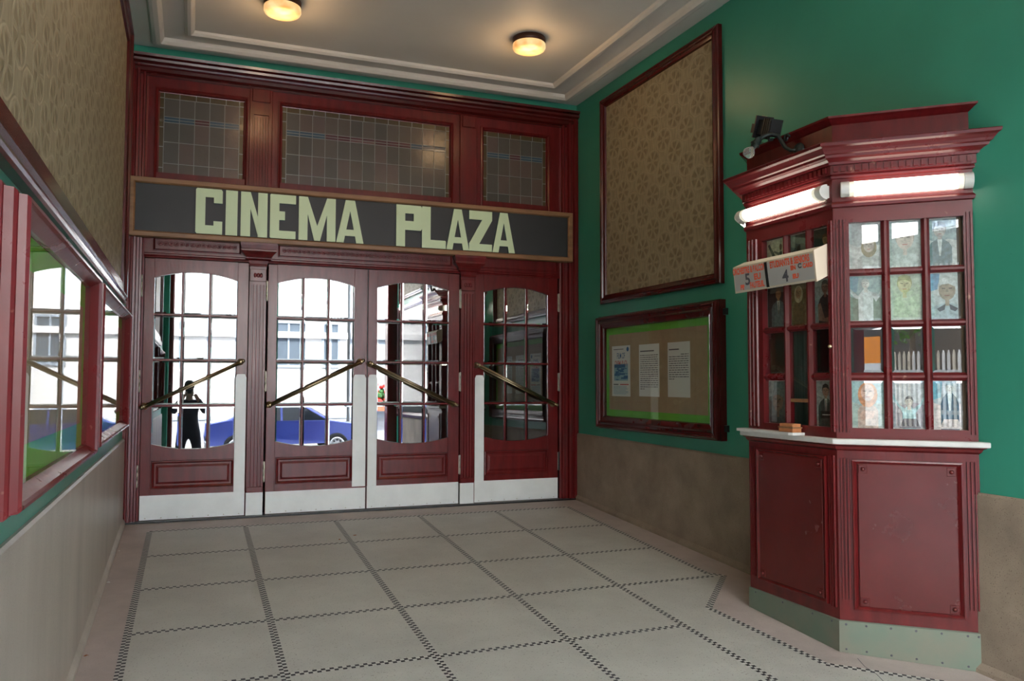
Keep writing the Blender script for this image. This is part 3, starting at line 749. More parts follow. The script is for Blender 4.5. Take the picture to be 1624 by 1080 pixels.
mb = MB(); bloft(mb, [(0, -.08), (0, .83), (.012, .84), (.02, .855), (.035, .862), (.035, .866), (.0, .868)], maroon, cap0=True, cap1=True)
# fluted corner strips and panel mouldings
def flutes(mb, M, a0, a1, z0, z1, mt, n=3):
    w = (a1 - a0) / n
    for i in range(n): mb.vband(M, z0, z1, [(a0 + w * i + w * .1, 0), (a0 + w * i + w * .2, .010), (a0 + w * i + w * .75, .010), (a0 + w * i + w * .9, 0)], mt)
flutes(mb, FF, .012, .064, .03, .79, maroon); flutes(mb, FF, FLEN - .068, FLEN - .012, .03, .79, maroon)
flutes(mb, FL, 4.088, 4.135, -.02, .80, maroon); flutes(mb, FL, 3.405, 3.45, .0, .80, maroon)
mb.build('base_cabinet', booth)
def bpanel(M, a0, a1, z0, z1):
    mb = MB(); mb.frame(M, a0, a1, z0, z1, [(0, 0), (.002, .016), (.010, .018), (.018, .010), (.026, .004)], maroon, cap=False)
    mb.frame(M, a0 + .028, a1 - .028, z0 + .02, z1 - .02, [(0, 0), (0, .010), (.004, .013)], maroon_panel, cap=True)
    for a in (a0 + .055, a1 - .055):
        for z in (z0 + .05, z1 - .05):
            mb.box(M, a - .022, a + .022, .013, .016, z - .022, z + .022, maroon_panel, .002)
            mb.lathe(M(a, .016, z), tuple(M(0, 1, 0) - M(0, 0, 0)), [(0, .012), (.006, .011), (.010, .006), (.011, .001)], maroon_panel, n=12)
    mb.build('base_panel', booth)
bpanel(FF, .072, .608, -.02, .785); bpanel(FL, 3.475, 4.075, -.015, .795)
mb = MB(); bloft(mb, [(-.02, .866), (.045, .866), (.05, .87), (.05, .892), (.046, .896), (-.02, .896)], counter_m, cap0=True, cap1=True)
tag(mb.build('counter', booth), 'white-edged counter ledge')
mb = MB()
pts = [(3.36, .0), (3.36, .07), (3.38, .085), (3.86, .085), (3.885, .075), (3.90, .055), (3.90, 0)]
mb.loft([[FL(u, o, .8965) for u, o in pts], [FL(u, o, .912) for u, o in pts]], counter_m, cap0=True, cap1=True)
tag(mb.build('pay_slab', booth), 'thicker pale slab under the ticket hatch')
# glazed upper part
PZ = [(.953, 1.212), (1.255, 1.503), (1.538, 1.788), (1.825, 2.082)]
def booth_face(M, a0, a1, cols, nm, skip=()):
    mb = MB(); D = -.05
    zb, zt = .896, 2.17
    mb.box(M, a0, cols[0][0], D, 0, zb, zt, maroon_worn); mb.box(M, cols[-1][1], a1, D, 0, zb, zt, maroon_worn)
    mb.box(M, cols[0][0], cols[-1][1], D, 0, zb, PZ[0][0], maroon_worn); mb.box(M, cols[0][0], cols[-1][1], D, 0, PZ[-1][1], zt, maroon_worn)
    for (p, q) in zip(cols[:-1], cols[1:]):
        a, b = p[1], q[0]; m_ = (a + b) / 2
        mb.vband(M, PZ[0][0], PZ[-1][1], [(a, D), (a, -.022), (m_ - .006, -.004), (m_ + .006, -.004), (b, -.022), (b, D)], maroon_worn)
    for (p, q) in zip(PZ[:-1], PZ[1:]):
        a, b = p[1], q[0]; m_ = (a + b) / 2
        for ci, (c0, c1) in enumerate(cols):
            if (ci, round(m_, 1)) in skip: continue
            mb.band(M, c0, c1, [(a, D), (a, -.022), (m_ - .006, -.003), (m_ + .006, -.003), (b, -.022), (b, D)], maroon_worn)
    mb.build('window_frame', booth)
Fcols = [(.080, .243), (.284, .440), (.480, .640)]
Lcols = [(3.540, 3.715), (3.757, 3.908), (3.955, 4.103)]
booth_face(FF, .0, FLEN - .0, Fcols, 'f'); booth_face(FL, 3.39, 4.15, Lcols, 'l', skip=((1, 1.2),))
Bcols = [(.10, .26), (.29, .44), (.47, .60)]
booth_face(FB, 0, F0LEN, [(.08, .22), (.25, .39), (.42, min(.56, F0LEN - .06))], 'b')
mb = MB(); flutes(mb, FF, .012, .068, .93, 2.10, maroon_worn, 3); flutes(mb, FF, .648, .686, .93, 2.10, maroon_worn, 2); mb.build('fluted_strip', booth)
mb = MB()
flutes(mb, FL, 4.112, 4.146, .93, 2.10, maroon_worn, 2); mb.build('fluted_strip', booth)
mb = MB(); flutes(mb, FL, 3.40, 3.50, .93, 2.10, maroon_worn, 3)
mb.build('fluted_strip', booth)
mb = MB(); mb.lathe(FL(4.125, .010, 1.40), (-1, 0, 0), [(0, .012), (.004, .012), (.012, .007), (.015, .002)], brass_lt, n=12); tag(mb.build('lock_button', booth), 'small brass button')
# panes (front: bevelled glass; left: plainer)
def panes(M, cols, rows, bev=.014, nm='glass_pane', gm=None):
    mb = MB(); rnd = random.Random(3)
    for ci, (a0, a1) in enumerate(cols):
        for ri, (z0, z1) in enumerate(rows):
            l0 = [M(a0, -.032, z0), M(a1, -.032, z0), M(a1, -.032, z1), M(a0, -.032, z1)]
            l1 = [M(a0 + bev, -.0302, z0 + bev), M(a1 - bev, -.0302, z0 + bev), M(a1 - bev, -.0302, z1 - bev), M(a0 + bev, -.0302, z1 - bev)]
            mb.loft([l0, l1], gm or glass_booth); mb.face(l1, gm or glass_booth)
    mb.build(nm, booth, fixn=True)
panes(FF, Fcols, PZ)
panes(FL, [Lcols[0]], PZ, .008); panes(FL, [Lcols[2]], PZ, .008); panes(FL, [Lcols[1]], [(1.10, 1.503), PZ[2], PZ[3]], .008)
panes(FB, [(.08, .22), (.25, .39), (.42, F0LEN - .06)], PZ)
mb = MB(); mb.box(FL, 3.757, 3.908, -.04, -.024, 1.085, 1.105, woodm); tag(mb.build('hatch_rail', booth), 'wooden bottom rail of the ticket hatch')
# inside of the booth
mb = MB(); mb.box(RW, 3.0, 4.55, .01, .03, .9, 2.2, int_wood); mb.box(FL, 3.45, 4.10, -.42, -.40, .9, 2.1, dark_int)
mb.build('interior_back', booth)
mb = MB(); n = 26
lo = []; 
for i in range(n + 1):
    u = 3.50 + .25 * i / n; lo.append((u, -.22 + .012 * math.sin(i * 1.9)))
mb.loft([[FL(u, o, .93) for u, o in lo], [FL(u, o, 2.05) for u, o in lo]], curtain, closed=False)
mb.build('curtain', booth, fixn=False)
# frieze, cornice and crown
mb = MB()
bloft(mb, [(0, 2.165), (.012, 2.17), (.016, 2.185), (.010, 2.195), (.004, 2.20), (.004, 2.325), (.012, 2.33), (.016, 2.34), (.012, 2.35), (.022, 2.352), (.022, 2.40), (.034, 2.402),
           (.040, 2.415), (.055, 2.425), (.075, 2.432), (.080, 2.445), (.092, 2.45), (.10, 2.462), (.115, 2.478), (.130, 2.486), (.134, 2.50), (.130, 2.505), (.02, 2.508)], maroon_worn, cap0=True, cap1=True)
mb.build('cornice', booth)
for M, a0, a1, n in ((FF, .0, FLEN, 19), (FL, 3.40, 4.14, 21)):
    mb = MB()
    for i in range(n):
        a = a0 + (a1 - a0) * (i + .5) / n; w = (a1 - a0) / n * .3
        mb.box(M, a - w, a + w, .021, .034, 2.362, 2.394, maroon_worn)
    mb.build('dentil_row', booth)
mb = MB()
bloft(mb, [(.0, 2.506), (-.008, 2.51), (-.008, 2.635), (.0, 2.64), (.018, 2.655), (.034, 2.665), (.036, 2.676), (-.02, 2.68)], maroon, cap0=True, cap1=True)
mb.build('crown_box', booth)

# coin tray on the slab
tray = thing('coin_tray', FL(3.80, .04, .912), 'small copper-brown wooden box on the ticket slab', 'box')
mb = MB(); mb.box(FL, 3.765, 3.885, .012, .075, .9125, .935, copper, .003); mb.box(FL, 3.76, 3.89, .008, .078, .935, .944, woodm, .003); mb.build('box_base', tray)
mb = MB(); mb.box(FL, 3.768, 3.882, .014, .072, .944, .962, copper, .004); mb.build('lid', tray)

# photographs behind the booth glass
PM = {}
def pm(c, e=0.0):
    k = tuple(round(x, 3) for x in c)
    if k not in PM: PM[k] = mat('photo_tone', k, 0.4, noise=.28, nscale=45)
    return PM[k]
def photo(M, a0, a1, z0, z1, st, lab):
    """a printed picture of a figure, as flat inks on a card"""
    mb = MB(); w = a1 - a0; h = z1 - z0; base = -.040; lay = [0]
    mb.box(M, a0, a1, base - .002, base, z0, z1, paper)
    def poly(pts, c):
        lay[0] += 1; o = base + .00022 * lay[0]
        P = [(a0 + w * min(max(x, .0), 1), z0 + h * min(max(z, 0), 1)) for x, z in pts]
        mb.face([M(a, o, z) for a, z in P], pm(c))
    def ell(cx, cz, rx, rz, c, n=16, t0=0, t1=2 * PI):
        poly([(cx + rx * math.cos(t0 + (t1 - t0) * k / n), cz + rz * math.sin(t0 + (t1 - t0) * k / n)) for k in range(n)], c)
    bgs = st['bg']
    poly([(.03, .03), (.97, .03), (.97, .97), (.03, .97)], bgs[0])
    if len(bgs) > 1: poly([(.03, .03), (.97, .03), (.97, .5), (.55, .56), (.3, .48), (.03, .55)], bgs[1])
    if len(bgs) > 2: poly([(.03, .6), (.25, .65), (.3, .97), (.03, .97)], bgs[2])
    cx = st.get('cx', .5); hz = st.get('hz', .68); hr = st.get('hr', .13); sk = st.get('skin', (.45, .3, .22)); hair = st.get('hair', (.04, .03, .03)); cl = st.get('cloth', (.05, .06, .08))
    ar = w / h
    rz = hr * ar * 1.35
    if st.get('pose') == 'kick':
        poly([(.45, .0), (.75, .0), (.8, .5), (.78, .68), (.6, .66), (.5, .35)], cl); poly([(.55, .3), (.6, .45), (.15, .9), (.08, .86)], cl)
        ell(.72, .78, .07, .07, sk); poly([(.6, .60), (.62, .66), (.4, .72), (.38, .68)], cl)
    else:
        sw = st.get('sw', .34)
        top = hz - rz * 1.35
        if st.get('arms') == 'up':
            poly([(cx - .12, top - .02), (cx - .1, top - .2), (cx - .42, .62), (.04, .72), (.04, .62), (cx - .3, .5)], cl); poly([(cx + .12, top - .02), (cx + .1, top - .2), (cx + .35, .55), (.96, .70), (.96, .58), (cx + .3, .42)], cl)
        poly([(cx - sw, -.0), (cx + sw, -.0), (cx + sw, top * .72), (cx + sw * .75, top * .9), (cx + .08, top + .02), (cx - .08, top + .02), (cx - sw * .75, top * .9), (cx - sw, top * .72)], cl)
        poly([(cx - .06, top - .04), (cx + .06, top - .04), (cx + .05, hz), (cx - .05, hz)], sk)
        if st.get('shirt'):
            poly([(cx - .07, top + .01), (cx + .07, top + .01), (cx + .02, max(top - .32, .04)), (cx - .02, max(top - .32, .04))], st['shirt'])
            poly([(cx - .015, top - .02), (cx + .015, top - .02), (cx + .02, max(top - .3, .06)), (cx, max(top - .34, .05)), (cx - .02, max(top - .3, .06))], st.get('tie', (.1, .02, .03)))
        if st.get('long'): ell(cx, hz - rz * .25, hr * 1.45, rz * 1.5, hair)
        ell(cx, hz + rz * .22, hr * 1.12, rz * 1.05, hair)
        ell(cx, hz, hr, rz, sk)
        if not st.get('long'): poly([(cx - hr, hz + rz * .35), (cx - hr * .6, hz + rz * .55), (cx + hr * .2, hz + rz * .62), (cx + hr, hz + rz * .3), (cx + hr * .9, hz + rz), (cx, hz + rz * 1.28), (cx - hr * .9, hz + rz)], hair)
        dk = tuple(c * .3 for c in sk)
        for s in (-1, 1):
            poly([(cx + s * hr * .2, hz + rz * .10), (cx + s * hr * .6, hz + rz * .12), (cx + s * hr * .6, hz + rz * .24), (cx + s * hr * .2, hz + rz * .22)], dk)
        poly([(cx - hr * .35, hz - rz * .48), (cx + hr * .35, hz - rz * .48), (cx + hr * .25, hz - rz * .58), (cx - hr * .25, hz - rz * .58)], tuple(min(1, c * x) for c, x in zip(sk, (.7, .35, .35))))
        poly([(cx - hr * .08, hz + rz * .1), (cx + hr * .08, hz + rz * .1), (cx + hr * .16, hz - rz * .2), (cx - hr * .16, hz - rz * .2)], tuple(c * .7 for c in sk))
        if st.get('collar'):
            for s in (-1, 1): poly([(cx + s * .05, top + .0), (cx + s * .30, top - .10), (cx + s * .22, top - .16), (cx + s * .08, top - .12)], st['collar'])
        if st.get('arms') == 'fold': poly([(cx - sw - .02, top * .7), (cx - sw + .12, top * .75), (cx - .02, .12), (cx + .18, .14), (cx + .15, .02), (cx - sw, .08)], sk)
        if st.get('arms') == 'clasp': poly([(cx - .22, .18), (cx + .16, .22), (cx + .2, .36), (cx - .1, .38), (cx - .25, .3)], sk)
        if st.get('board'): poly([(.2, .18), (.85, .2), (.85, .34), (.2, .34)], (.02, .02, .02)); poly([(.32, .25), (.72, .255), (.72, .275), (.32, .27)], (.55, .55, .5))
        if st.get('skirt'): poly([(cx - .3, .03), (cx + .33, .03), (cx + .22, .22), (cx - .18, .22)], st['skirt'])
    o_ = mb.build('photo_print'); tag(o_, lab, 'photograph', st.get('g', 'portrait photographs behind the booth glass'))
W_ = (.62, .68, .66); BL = (.28, .42, .48)
fr = lambda c, r: (Fcols[c][0] - .004, Fcols[c][1] + .004, PZ[r][0] - .004, PZ[r][1] + .004)
photo(FF, *fr(0, 3), dict(bg=[(.42, .5, .5), (.55, .6, .58)], cx=.62, hz=.5, hr=.16, skin=(.5, .45, .38), hair=(.3, .27, .16), cloth=(.45, .5, .48), long=1), 'pale washed-out portrait behind glass, top left pane of the booth front')
photo(FF, *fr(1, 3), dict(bg=[(.42, .52, .52), (.40, .48, .46)], cx=.5, hz=.60, hr=.26, skin=(.55, .52, .46), hair=(.33, .33, .26), cloth=(.48, .58, .56), sw=.4), 'pale smiling close-up portrait, top middle pane of the booth front')
photo(FF, *fr(2, 3), dict(bg=[(.28, .38, .40), (.50, .56, .56)], cx=.33, hz=.74, hr=.17, skin=(.40, .40, .38), hair=(.12, .14, .15), cloth=(.15, .22, .24), shirt=(.6, .68, .68), tie=(.5, .56, .56)), 'blue-grey portrait of a man in a suit, top right pane of the booth front')
photo(FF, *fr(0, 2), dict(bg=[(.30, .42, .42), (.18, .26, .20), (.2, .34, .4)], cx=.5, hz=.80, hr=.11, skin=(.6, .62, .58), hair=(.4, .44, .42), cloth=(.58, .66, .66), sw=.22, arms='up'), 'pale figure with spread arms over green, second row left pane of the booth front')
photo(FF, *fr(1, 2), dict(bg=[(.42, .50, .42), (.44, .52, .44)], cx=.46, hz=.76, hr=.2, skin=(.50, .50, .30), hair=(.30, .33, .16), cloth=(.46, .56, .46), sw=.38), 'pale green-tinted portrait, second row middle pane of the booth front')
photo(FF, *fr(2, 2), dict(bg=[(.45, .52, .52), (.46, .56, .58), (.15, .32, .5)], cx=.5, hz=.62, hr=.24, skin=(.30, .27, .20), hair=(.55, .62, .62), cloth=(.36, .48, .52), sw=.46, collar=(.04, .06, .08)), 'dark face above open pale collar, second row right pane of the booth front')
photo(FF, *fr(0, 0), dict(bg=[(.30, .48, .50), (.36, .46, .42), (.3, .5, .5)], cx=.5, hz=.74, hr=.20, skin=(.60, .42, .33), hair=(.58, .27, .12), cloth=(.50, .40, .33), sw=.3, arms='clasp', long=1), 'portrait of a red-haired figure, bottom left pane of the booth front')
photo(FF, *fr(1, 0), dict(bg=[(.42, .46, .50), (.28, .26, .30)], cx=.52, hz=.56, hr=.11, skin=(.50, .48, .44), hair=(.06, .06, .07), cloth=(.33, .55, .60), sw=.2, arms='up', skirt=(.07, .06, .08)), 'figure in pale blue with arms spread wide, bottom middle pane of the booth front')
photo(FF, *fr(2, 0), dict(bg=[(.36, .44, .50), (.58, .52, .52), (.12, .36, .48)], cx=.5, hz=.84, hr=.11, skin=(.5, .55, .55), hair=(.3, .42, .46), cloth=(.02, .09, .15), sw=.26, shirt=(.5, .6, .62), tie=(.4, .5, .5), skirt=(.55, .5, .5)), 'figure in a short dark jacket, bottom right pane of the booth front')
fl_ = lambda c, r: (Lcols[c][0] - .004, Lcols[c][1] + .004, PZ[r][0] - .004, PZ[r][1] + .004)
photo(FL, *fl_(0, 3), dict(bg=[(.50, .50, .36)], pose='kick', cloth=(.06, .08, .06), skin=(.2, .13, .08)), 'figure kicking one leg high on pale ground, top row of the booth side')
photo(FL, *fl_(1, 3), dict(bg=[(.06, .09, .08), (.05, .05, .04), (.2, .28, .25)], cx=.62, hz=.5, hr=.25, skin=(.13, .10, .07), hair=(.04, .04, .03), cloth=(.05, .05, .04)), 'dark close-up portrait, middle of the top row of the booth side')
photo(FL, *fl_(2, 3), dict(bg=[(.03, .06, .05), (.10, .12, .08)], cx=.6, hz=.72, hr=.13, skin=(.42, .3, .14), hair=(.10, .06, .03), cloth=(.45, .40, .25), sw=.25, arms='clasp'), 'figure in pale yellow clothes, top row of the booth side by the corner')
photo(FL, *fl_(0, 2), dict(bg=[(.03, .04, .04), (.02, .035, .035)], cx=.58, hz=.80, hr=.13, skin=(.33, .18, .08), hair=(.10, .05, .02), cloth=(.10, .15, .15), sw=.36, shirt=(.55, .6, .5), tie=(.02, .02, .02)), 'portrait of a man in grey suit and dark tie, under the price sign')
photo(FL, *fl_(1, 2), dict(bg=[(.16, .14, .06), (.20, .17, .09)], cx=.42, hz=.76, hr=.16, skin=(.36, .24, .12), hair=(.50, .44, .28), cloth=(.17, .10, .04), sw=.30, long=1), 'brown-toned portrait of a figure with pale curly hair, booth side')
photo(FL, *fl_(2, 2), dict(bg=[(.30, .38, .36), (.24, .32, .32)], cx=.55, hz=.80, hr=.16, skin=(.22, .14, .10), hair=(.015, .02, .02), cloth=(.015, .03, .035), sw=.34, arms='fold'), 'portrait of a figure in black vest with folded arms, booth side')
photo(FL, *fl_(0, 0), dict(bg=[(.13, .17, .16), (.10, .11, .10), (.3, .34, .32)], cx=.48, hz=.52, hr=.26, skin=(.20, .12, .08), hair=(.16, .18, .17), cloth=(.06, .07, .07), sw=.4), 'dim portrait with grey cap, bottom left pane of the booth side')
photo(FL, *fl_(2, 0), dict(bg=[(.36, .38, .36)], cx=.5, hz=.76, hr=.16, skin=(.36, .22, .15), hair=(.02, .02, .02), cloth=(.06, .08, .07), sw=.38, shirt=(.55, .58, .52), tie=(.14, .02, .03), board=1), 'man in suit and red tie holding a dark board, bottom right pane of booth side')

# fluorescent tubes on the booth
def tube_light(M, a0, a1, z, lab, hz=.040):
    c = M((a0 + a1) / 2, 0, z)
    root = thing('fluorescent_light', c, lab, 'light', 'fluorescent tubes on the ticket booth')
    nrm = (M(0, 1, 0) - M(0, 0, 0)).normalized()
    mb = MB(); mb.box(M, a0, a1, .004, .022, z - hz * .85, z + hz * .85, white_pl, .003); mb.build('housing', root)
    mb = MB(); k = 12
    def sec(a, s=1.0): return [M(a, .018 + .052 * math.sin(PI * i / k) * s, z - hz * s * math.cos(PI * i / k)) for i in range(k + 1)]
    mb.loft([sec(a0 + .070), sec(a1 - .070)], tube_on, smooth=True, closed=False)
    mb.loft([sec(a0 + .045), sec(a0 + .070)], tube_end, smooth=True, closed=False); mb.loft([sec(a1 - .070), sec(a1 - .045)], tube_end, smooth=True, closed=False)
    mb.build('diffuser', root)
    for (p, q) in ((a0, a0 + .046), (a1 - .046, a1)):
        mb = MB(); mb.loft([sec(p, .98), sec(p + .004, 1.06), sec(q, 1.06)], white_pl, cap0=True, cap1=True, smooth=False)
        mb.lathe(M((p + q) / 2, .069, z), tuple(nrm), [(0, .004), (.003, .003)], blackm, n=8); mb.build('end_cap', root)
tube_light(FF, .040, .685, 2.262, 'lit fluorescent tube across the front of the ticket booth')
tube_light(FL, 3.37, 4.13, 2.262, 'lit fluorescent tube along the left side of the booth above the price sign')
tube_light(FB, .02, .66, 2.262, 'lit fluorescent tube on the hidden far side of the booth, only its end showing')

# price sign box
box = thing('price_sign', FL(3.70, .08, 1.78), 'cream light box with orange printed prices hanging on the booth side', 'sign')
# tilted section (o, z): back edge on booth, front face leaning
S = [(.008, 1.968), (.095, 1.930), (.078, 1.765), (.008, 1.80)]
def PBm(u, t, w):  # point on the front face: t 0..1 bottom..top, w outwards
    o = S[2][0] + (S[1][0] - S[2][0]) * t; z = S[2][1] + (S[1][1] - S[2][1]) * t
    return FL(u, o + w, z)
U0, U1 = 3.375, 4.105
mb = MB(); mb.loft([[FL(U0, o, z) for o, z in S], [FL(U1 - .006, o, z) for o, z in S]], cream, cap0=True, cap1=True)
mb.build('housing', box)
mb = MB(); S2 = [(.004, 1.975), (.100, 1.934), (.082, 1.758), (.004, 1.795)]
mb.loft([[FL(U1 - .006, o, z) for o, z in S2], [FL(U1 + .004, o, z) for o, z in S2]], cream_side, cap0=True, cap1=True); mb.build('end_plate', box)
mb = MB(); mb.loft([[PBm(U0 + .012, .07, .001), PBm(U1 - .008, .07, .001), PBm(U1 - .008, .93, .001), PBm(U0 + .012, .93, .001)], [PBm(U0 + .012, .07, .004), PBm(U1 - .008, .07, .004), PBm(U1 - .008, .93, .004), PBm(U0 + .012, .93, .004)]], grey_plate, cap0=True, cap1=True)
mb.loft([[PBm(3.69, .04, .002), PBm(3.71, .04, .002), PBm(3.705, .95, .002), PBm(3.685, .95, .002)], [PBm(3.69, .04, .008), PBm(3.71, .04, .008), PBm(3.705, .95, .008), PBm(3.685, .95, .008)]], blackm, cap0=True, cap1=True)
mb.build('price_plate', box)
mb = MB()
Hh = math.hypot(S[1][0] - S[2][0], S[1][1] - S[2][1])
def ptxt(s, u, t, size, m, sx=1.0, w=.0048):
    for fs in text_mesh(s, size, None, 0, 0, 0, None, '', bold=.0024): mb.face([PBm(u + a * sx, t + z / Hh, w) for a, z in fs], m)
ptxt('ORCHESTRE & BALCON', 3.535, .70, .054, orange_ink, .55)
ptxt('5', 3.515, .26, .098, ink, 1.1); ptxt('EU', 3.61, .40, .050, orange_ink, 1.1); ptxt('FAUTEUIL', 3.60, .11, .050, orange_ink, .62); ptxt('PR', 3.46, .10, .042, orange_ink, .9)
ptxt('ETUDIANTS & SENIORS', 3.90, .70, .054, orange_ink, .60)
ptxt('4', 3.86, .14, .095, ink, 1.1); ptxt('EN', 3.93, .50, .034, orange_ink, 1.0); ptxt('C', 3.985, .52, .036, ink, 1.1); ptxt('CARD', 4.05, .50, .034, orange_ink, .85); ptxt('EU', 3.945, .20, .034, orange_ink, 1.2)
mb.build('print', box, fixn=False)
for u in (3.60, 4.0):
    mb = MB(); mb.tube([FL(u, .0, 1.90), FL(u, .02, 1.90)], .008, steel, n=8); mb.build('bracket', box)

# scroll bracket lamp with bare bulb on the crown
lampb = thing('bracket_lamp', FL(3.88, 0, 2.56), 'black scroll bracket lamp with a clear bare bulb on the booth crown', 'lamp')
mb = MB(); c = FL(3.885, -.008, 2.565)
mb.lathe(c, (-1, 0, 0), [(0, .042), (.008, .044), (.014, .036), (.02, .03), (.03, .014)], iron, n=16); mb.build('back_plate', lampb)
mb = MB()
path = [(3.885, .01, 2.565), (3.86, .035, 2.565), (3.83, .05, 2.59), (3.805, .055, 2.63), (3.79, .07, 2.67), (3.765, .10, 2.685), (3.74, .13, 2.675), (3.725, .155, 2.655)]
mb.tube([FL(*p) for p in path], [.010, .011, .012, .012, .011, .011, .012, .014], iron, n=10)
sp = [FL(3.835 + .026 * math.cos(t) * (1 - t / 9), .045, 2.645 + .026 * math.sin(t) * (1 - t / 9)) for t in [i * .5 for i in range(14)]]
mb.tube(sp, .007, iron, n=8); mb.build('scroll_arm', lampb)
mb = MB(); hd = FL(3.722, .160, 2.650); ax = Vector((-.55, .25, -.8)).normalized()
mb.lathe(hd, ax, [(-.02, .014), (0, .022), (.02, .024), (.03, .03), (.034, .03), (.036, .02), (.055, .017)], iron, n=16); mb.build('socket', lampb)
bulb_m = bpy.data.materials.new('clear_bulb_glass'); bulb_m.use_nodes = True
bb = bulb_m.node_tree.nodes['Principled BSDF']; bb.inputs['Transmission Weight'].default_value = .85; bb.inputs['Base Color'].default_value = (.75, .78, .74, 1); bb.inputs['Roughness'].default_value = .12; bb.inputs['IOR'].default_value = 1.3
mb = MB(); mb.lathe(hd + ax * .05, ax, [(0, .014), (.012, .018), (.026, .030), (.042, .036), (.056, .034), (.068, .024), (.075, .008)], bulb_m, n=18); tag(mb.build('bulb', lampb), 'clear glass bulb')
# flood light on top of the crown
fl = thing('floodlight', FL(3.72, -.06, 2.68), 'small black floodlight on top of the ticket booth', 'floodlight')
R_ = Matrix.Rotation(math.radians(20), 4, 'X') @ Matrix.Rotation(math.radians(-8), 4, 'Z')
cc = FL(3.685, .06, 2.748)
def FM(a, o, z): return cc + (R_ @ Vector((o * .85, -a * .85, z * .78)))
mb = MB(); mb.box(FM, -.06, .12, -.045, .045, -.055, .055, blackm, .008)
for k in range(4): mb.box(FM, .02 + k * .026, .03 + k * .026, -.05, .05, -.065, .07, blackm)
mb.build('lamp_body', fl)
mb = MB(); mb.box(FM, -.072, -.058, -.07, .07, -.085, .085, blackm, .004); mb.box(FM, -.078, -.072, -.02, .02, .075, .088, brass_lt); mb.build('front_rim', fl)
for a_, b_ in ((.055, .062), (-.062, -.055)):
    mb = MB(); mb.box(FM, -.12, -.07, a_, b_, -.05, .02, blackm); mb.build('barn_door', fl)
mb = MB(); mb.tube([FM(.03, 0, -.05), FM(.05, 0, -.09), FL(3.70, -.03, 2.69)], .009, blackm, n=8); mb.lathe(FL(3.70, -.03, 2.678), (0, 0, 1), [(0, .03), (.006, .03), (.01, .012)], blackm, n=14)
mb.build('stand', fl)
mb = MB(); mb.tube([FM(-.05, -.01, -.09), FM(-.09, .02, -.11), FM(-.06, .05, -.12)], .004, brass_lt, n=6); mb.build('cable', fl)
lk = bpy.context.evaluated_depsgraph_get

# ================================================================== CEILING LAMPS
def ceiling_lamp(x, y, lab):
    r = thing('ceiling_lamp', (x, y, CEIL), lab, 'ceiling lamp', 'round ceiling lamps in the porch')
    mb = MB(); mb.lathe((x, y, CEIL), (0, 0, -1), [(0, .136), (.004, .140), (.045, .140), (.05, .134)], mat('lamp_base', (.05, .015, .008), .4, metal=.3), n=32); mb.build('lamp_base', r)
    mb = MB(); mb.lathe((x, y, CEIL - .048), (0, 0, -1), [(0, .128), (.004, .138), (.036, .140), (.052, .132), (.062, .112), (.068, .075), (.07, .02)], lamp_glow, n=32)
    for k in range(0): pass
    tag(mb.build('lamp_shade', r), 'glowing marbled amber glass shade')
    return r
ceiling_lamp(3.145, -1.40, 'round ceiling lamp with dark rim and glowing amber glass, right one above the sign')
ceiling_lamp(1.125, -1.335, 'round glowing amber ceiling lamp cut by the top photo edge, left one')
for x, y in ((3.145, -1.40), (1.125, -1.335), (3.145, -4.6), (1.125, -4.6)):
    l = bpy.data.lights.new('ceiling_bulb', 'POINT'); l.energy = 3.2; l.color = (1, .62, .30); l.shadow_soft_size = .12
    o = bpy.data.objects.new('ceiling_bulb_light', l); o.location = (x, y, CEIL - .22); COL.objects.link(o)
ceiling_lamp(3.145, -4.6, 'round amber ceiling lamp above the booth nearer the street')
ceiling_lamp(1.125, -4.6, 'round amber ceiling lamp nearer the street above the left wall cases')

# litter on the floor
def bit(x, y, s, m, lab, nm, cat='litter'):
    mb = MB(); n = 7; rnd = random.Random(int(x * 1000))
    pts = [(x + s * rnd.uniform(.6, 1) * math.cos(2 * PI * k / n), y + s * .6 * rnd.uniform(.6, 1) * math.sin(2 * PI * k / n)) for k in range(n)]
    c = fp(x, y, .010); ids = [fp(a, b, .0035 + rnd.uniform(0, .004)) for a, b in pts]
    for k in range(n): mb.face([ids[k], ids[(k + 1) % n], c], m)
    for k in range(n): mb.face([ids[(k + 1) % n] - Vector((0, 0, .0008)), ids[k] - Vector((0, 0, .0008)), c - Vector((0, 0, .0015))], m)
    tag(mb.build(nm), lab, cat)
leafm = mat('dry_leaf', (.30, .11, .03), .7)
bit(.07, -3.02, .014, leafm, 'small brown dry leaf on the pink floor edge by the left wall', 'dry_leaf', 'leaf')
bit(.06, -1.75, .016, paper, 'white paper scrap on the floor by the left wall, nearer one', 'paper_scrap')
bit(.06, -.95, .012, paper, 'tiny white paper scrap by the left wall near the doors', 'paper_scrap')
bit(1.80, -.95, .02, leafm, 'brown dry leaf on the floor before the second door', 'dry_leaf', 'leaf')
bit(1.66, -1.05, .012, leafm, 'tiny yellow-brown leaf bit on the floor before the second door, left of another', 'dry_leaf', 'leaf')
# chipped plaster patches on the green wall
for (u, z, s, lb) in ((2.72, .91, .022, 'pale chipped plaster patch on the green wall right of the poster case'), (2.85, .75, .02, 'pale chipped plaster patch just above the dado beside the booth')):
    mb = MB(); rnd = random.Random(int(u * 50)); pts = [(u + s * .5 * rnd.uniform(.6, 1) * math.cos(2 * PI * k / 9), z + s * rnd.uniform(.6, 1.1) * math.sin(2 * PI * k / 9)) for k in range(9)]
    mb.prism(RW, pts, .0, .0015, stone_l); o_ = mb.build('plaster_chip'); o_.parent = wr

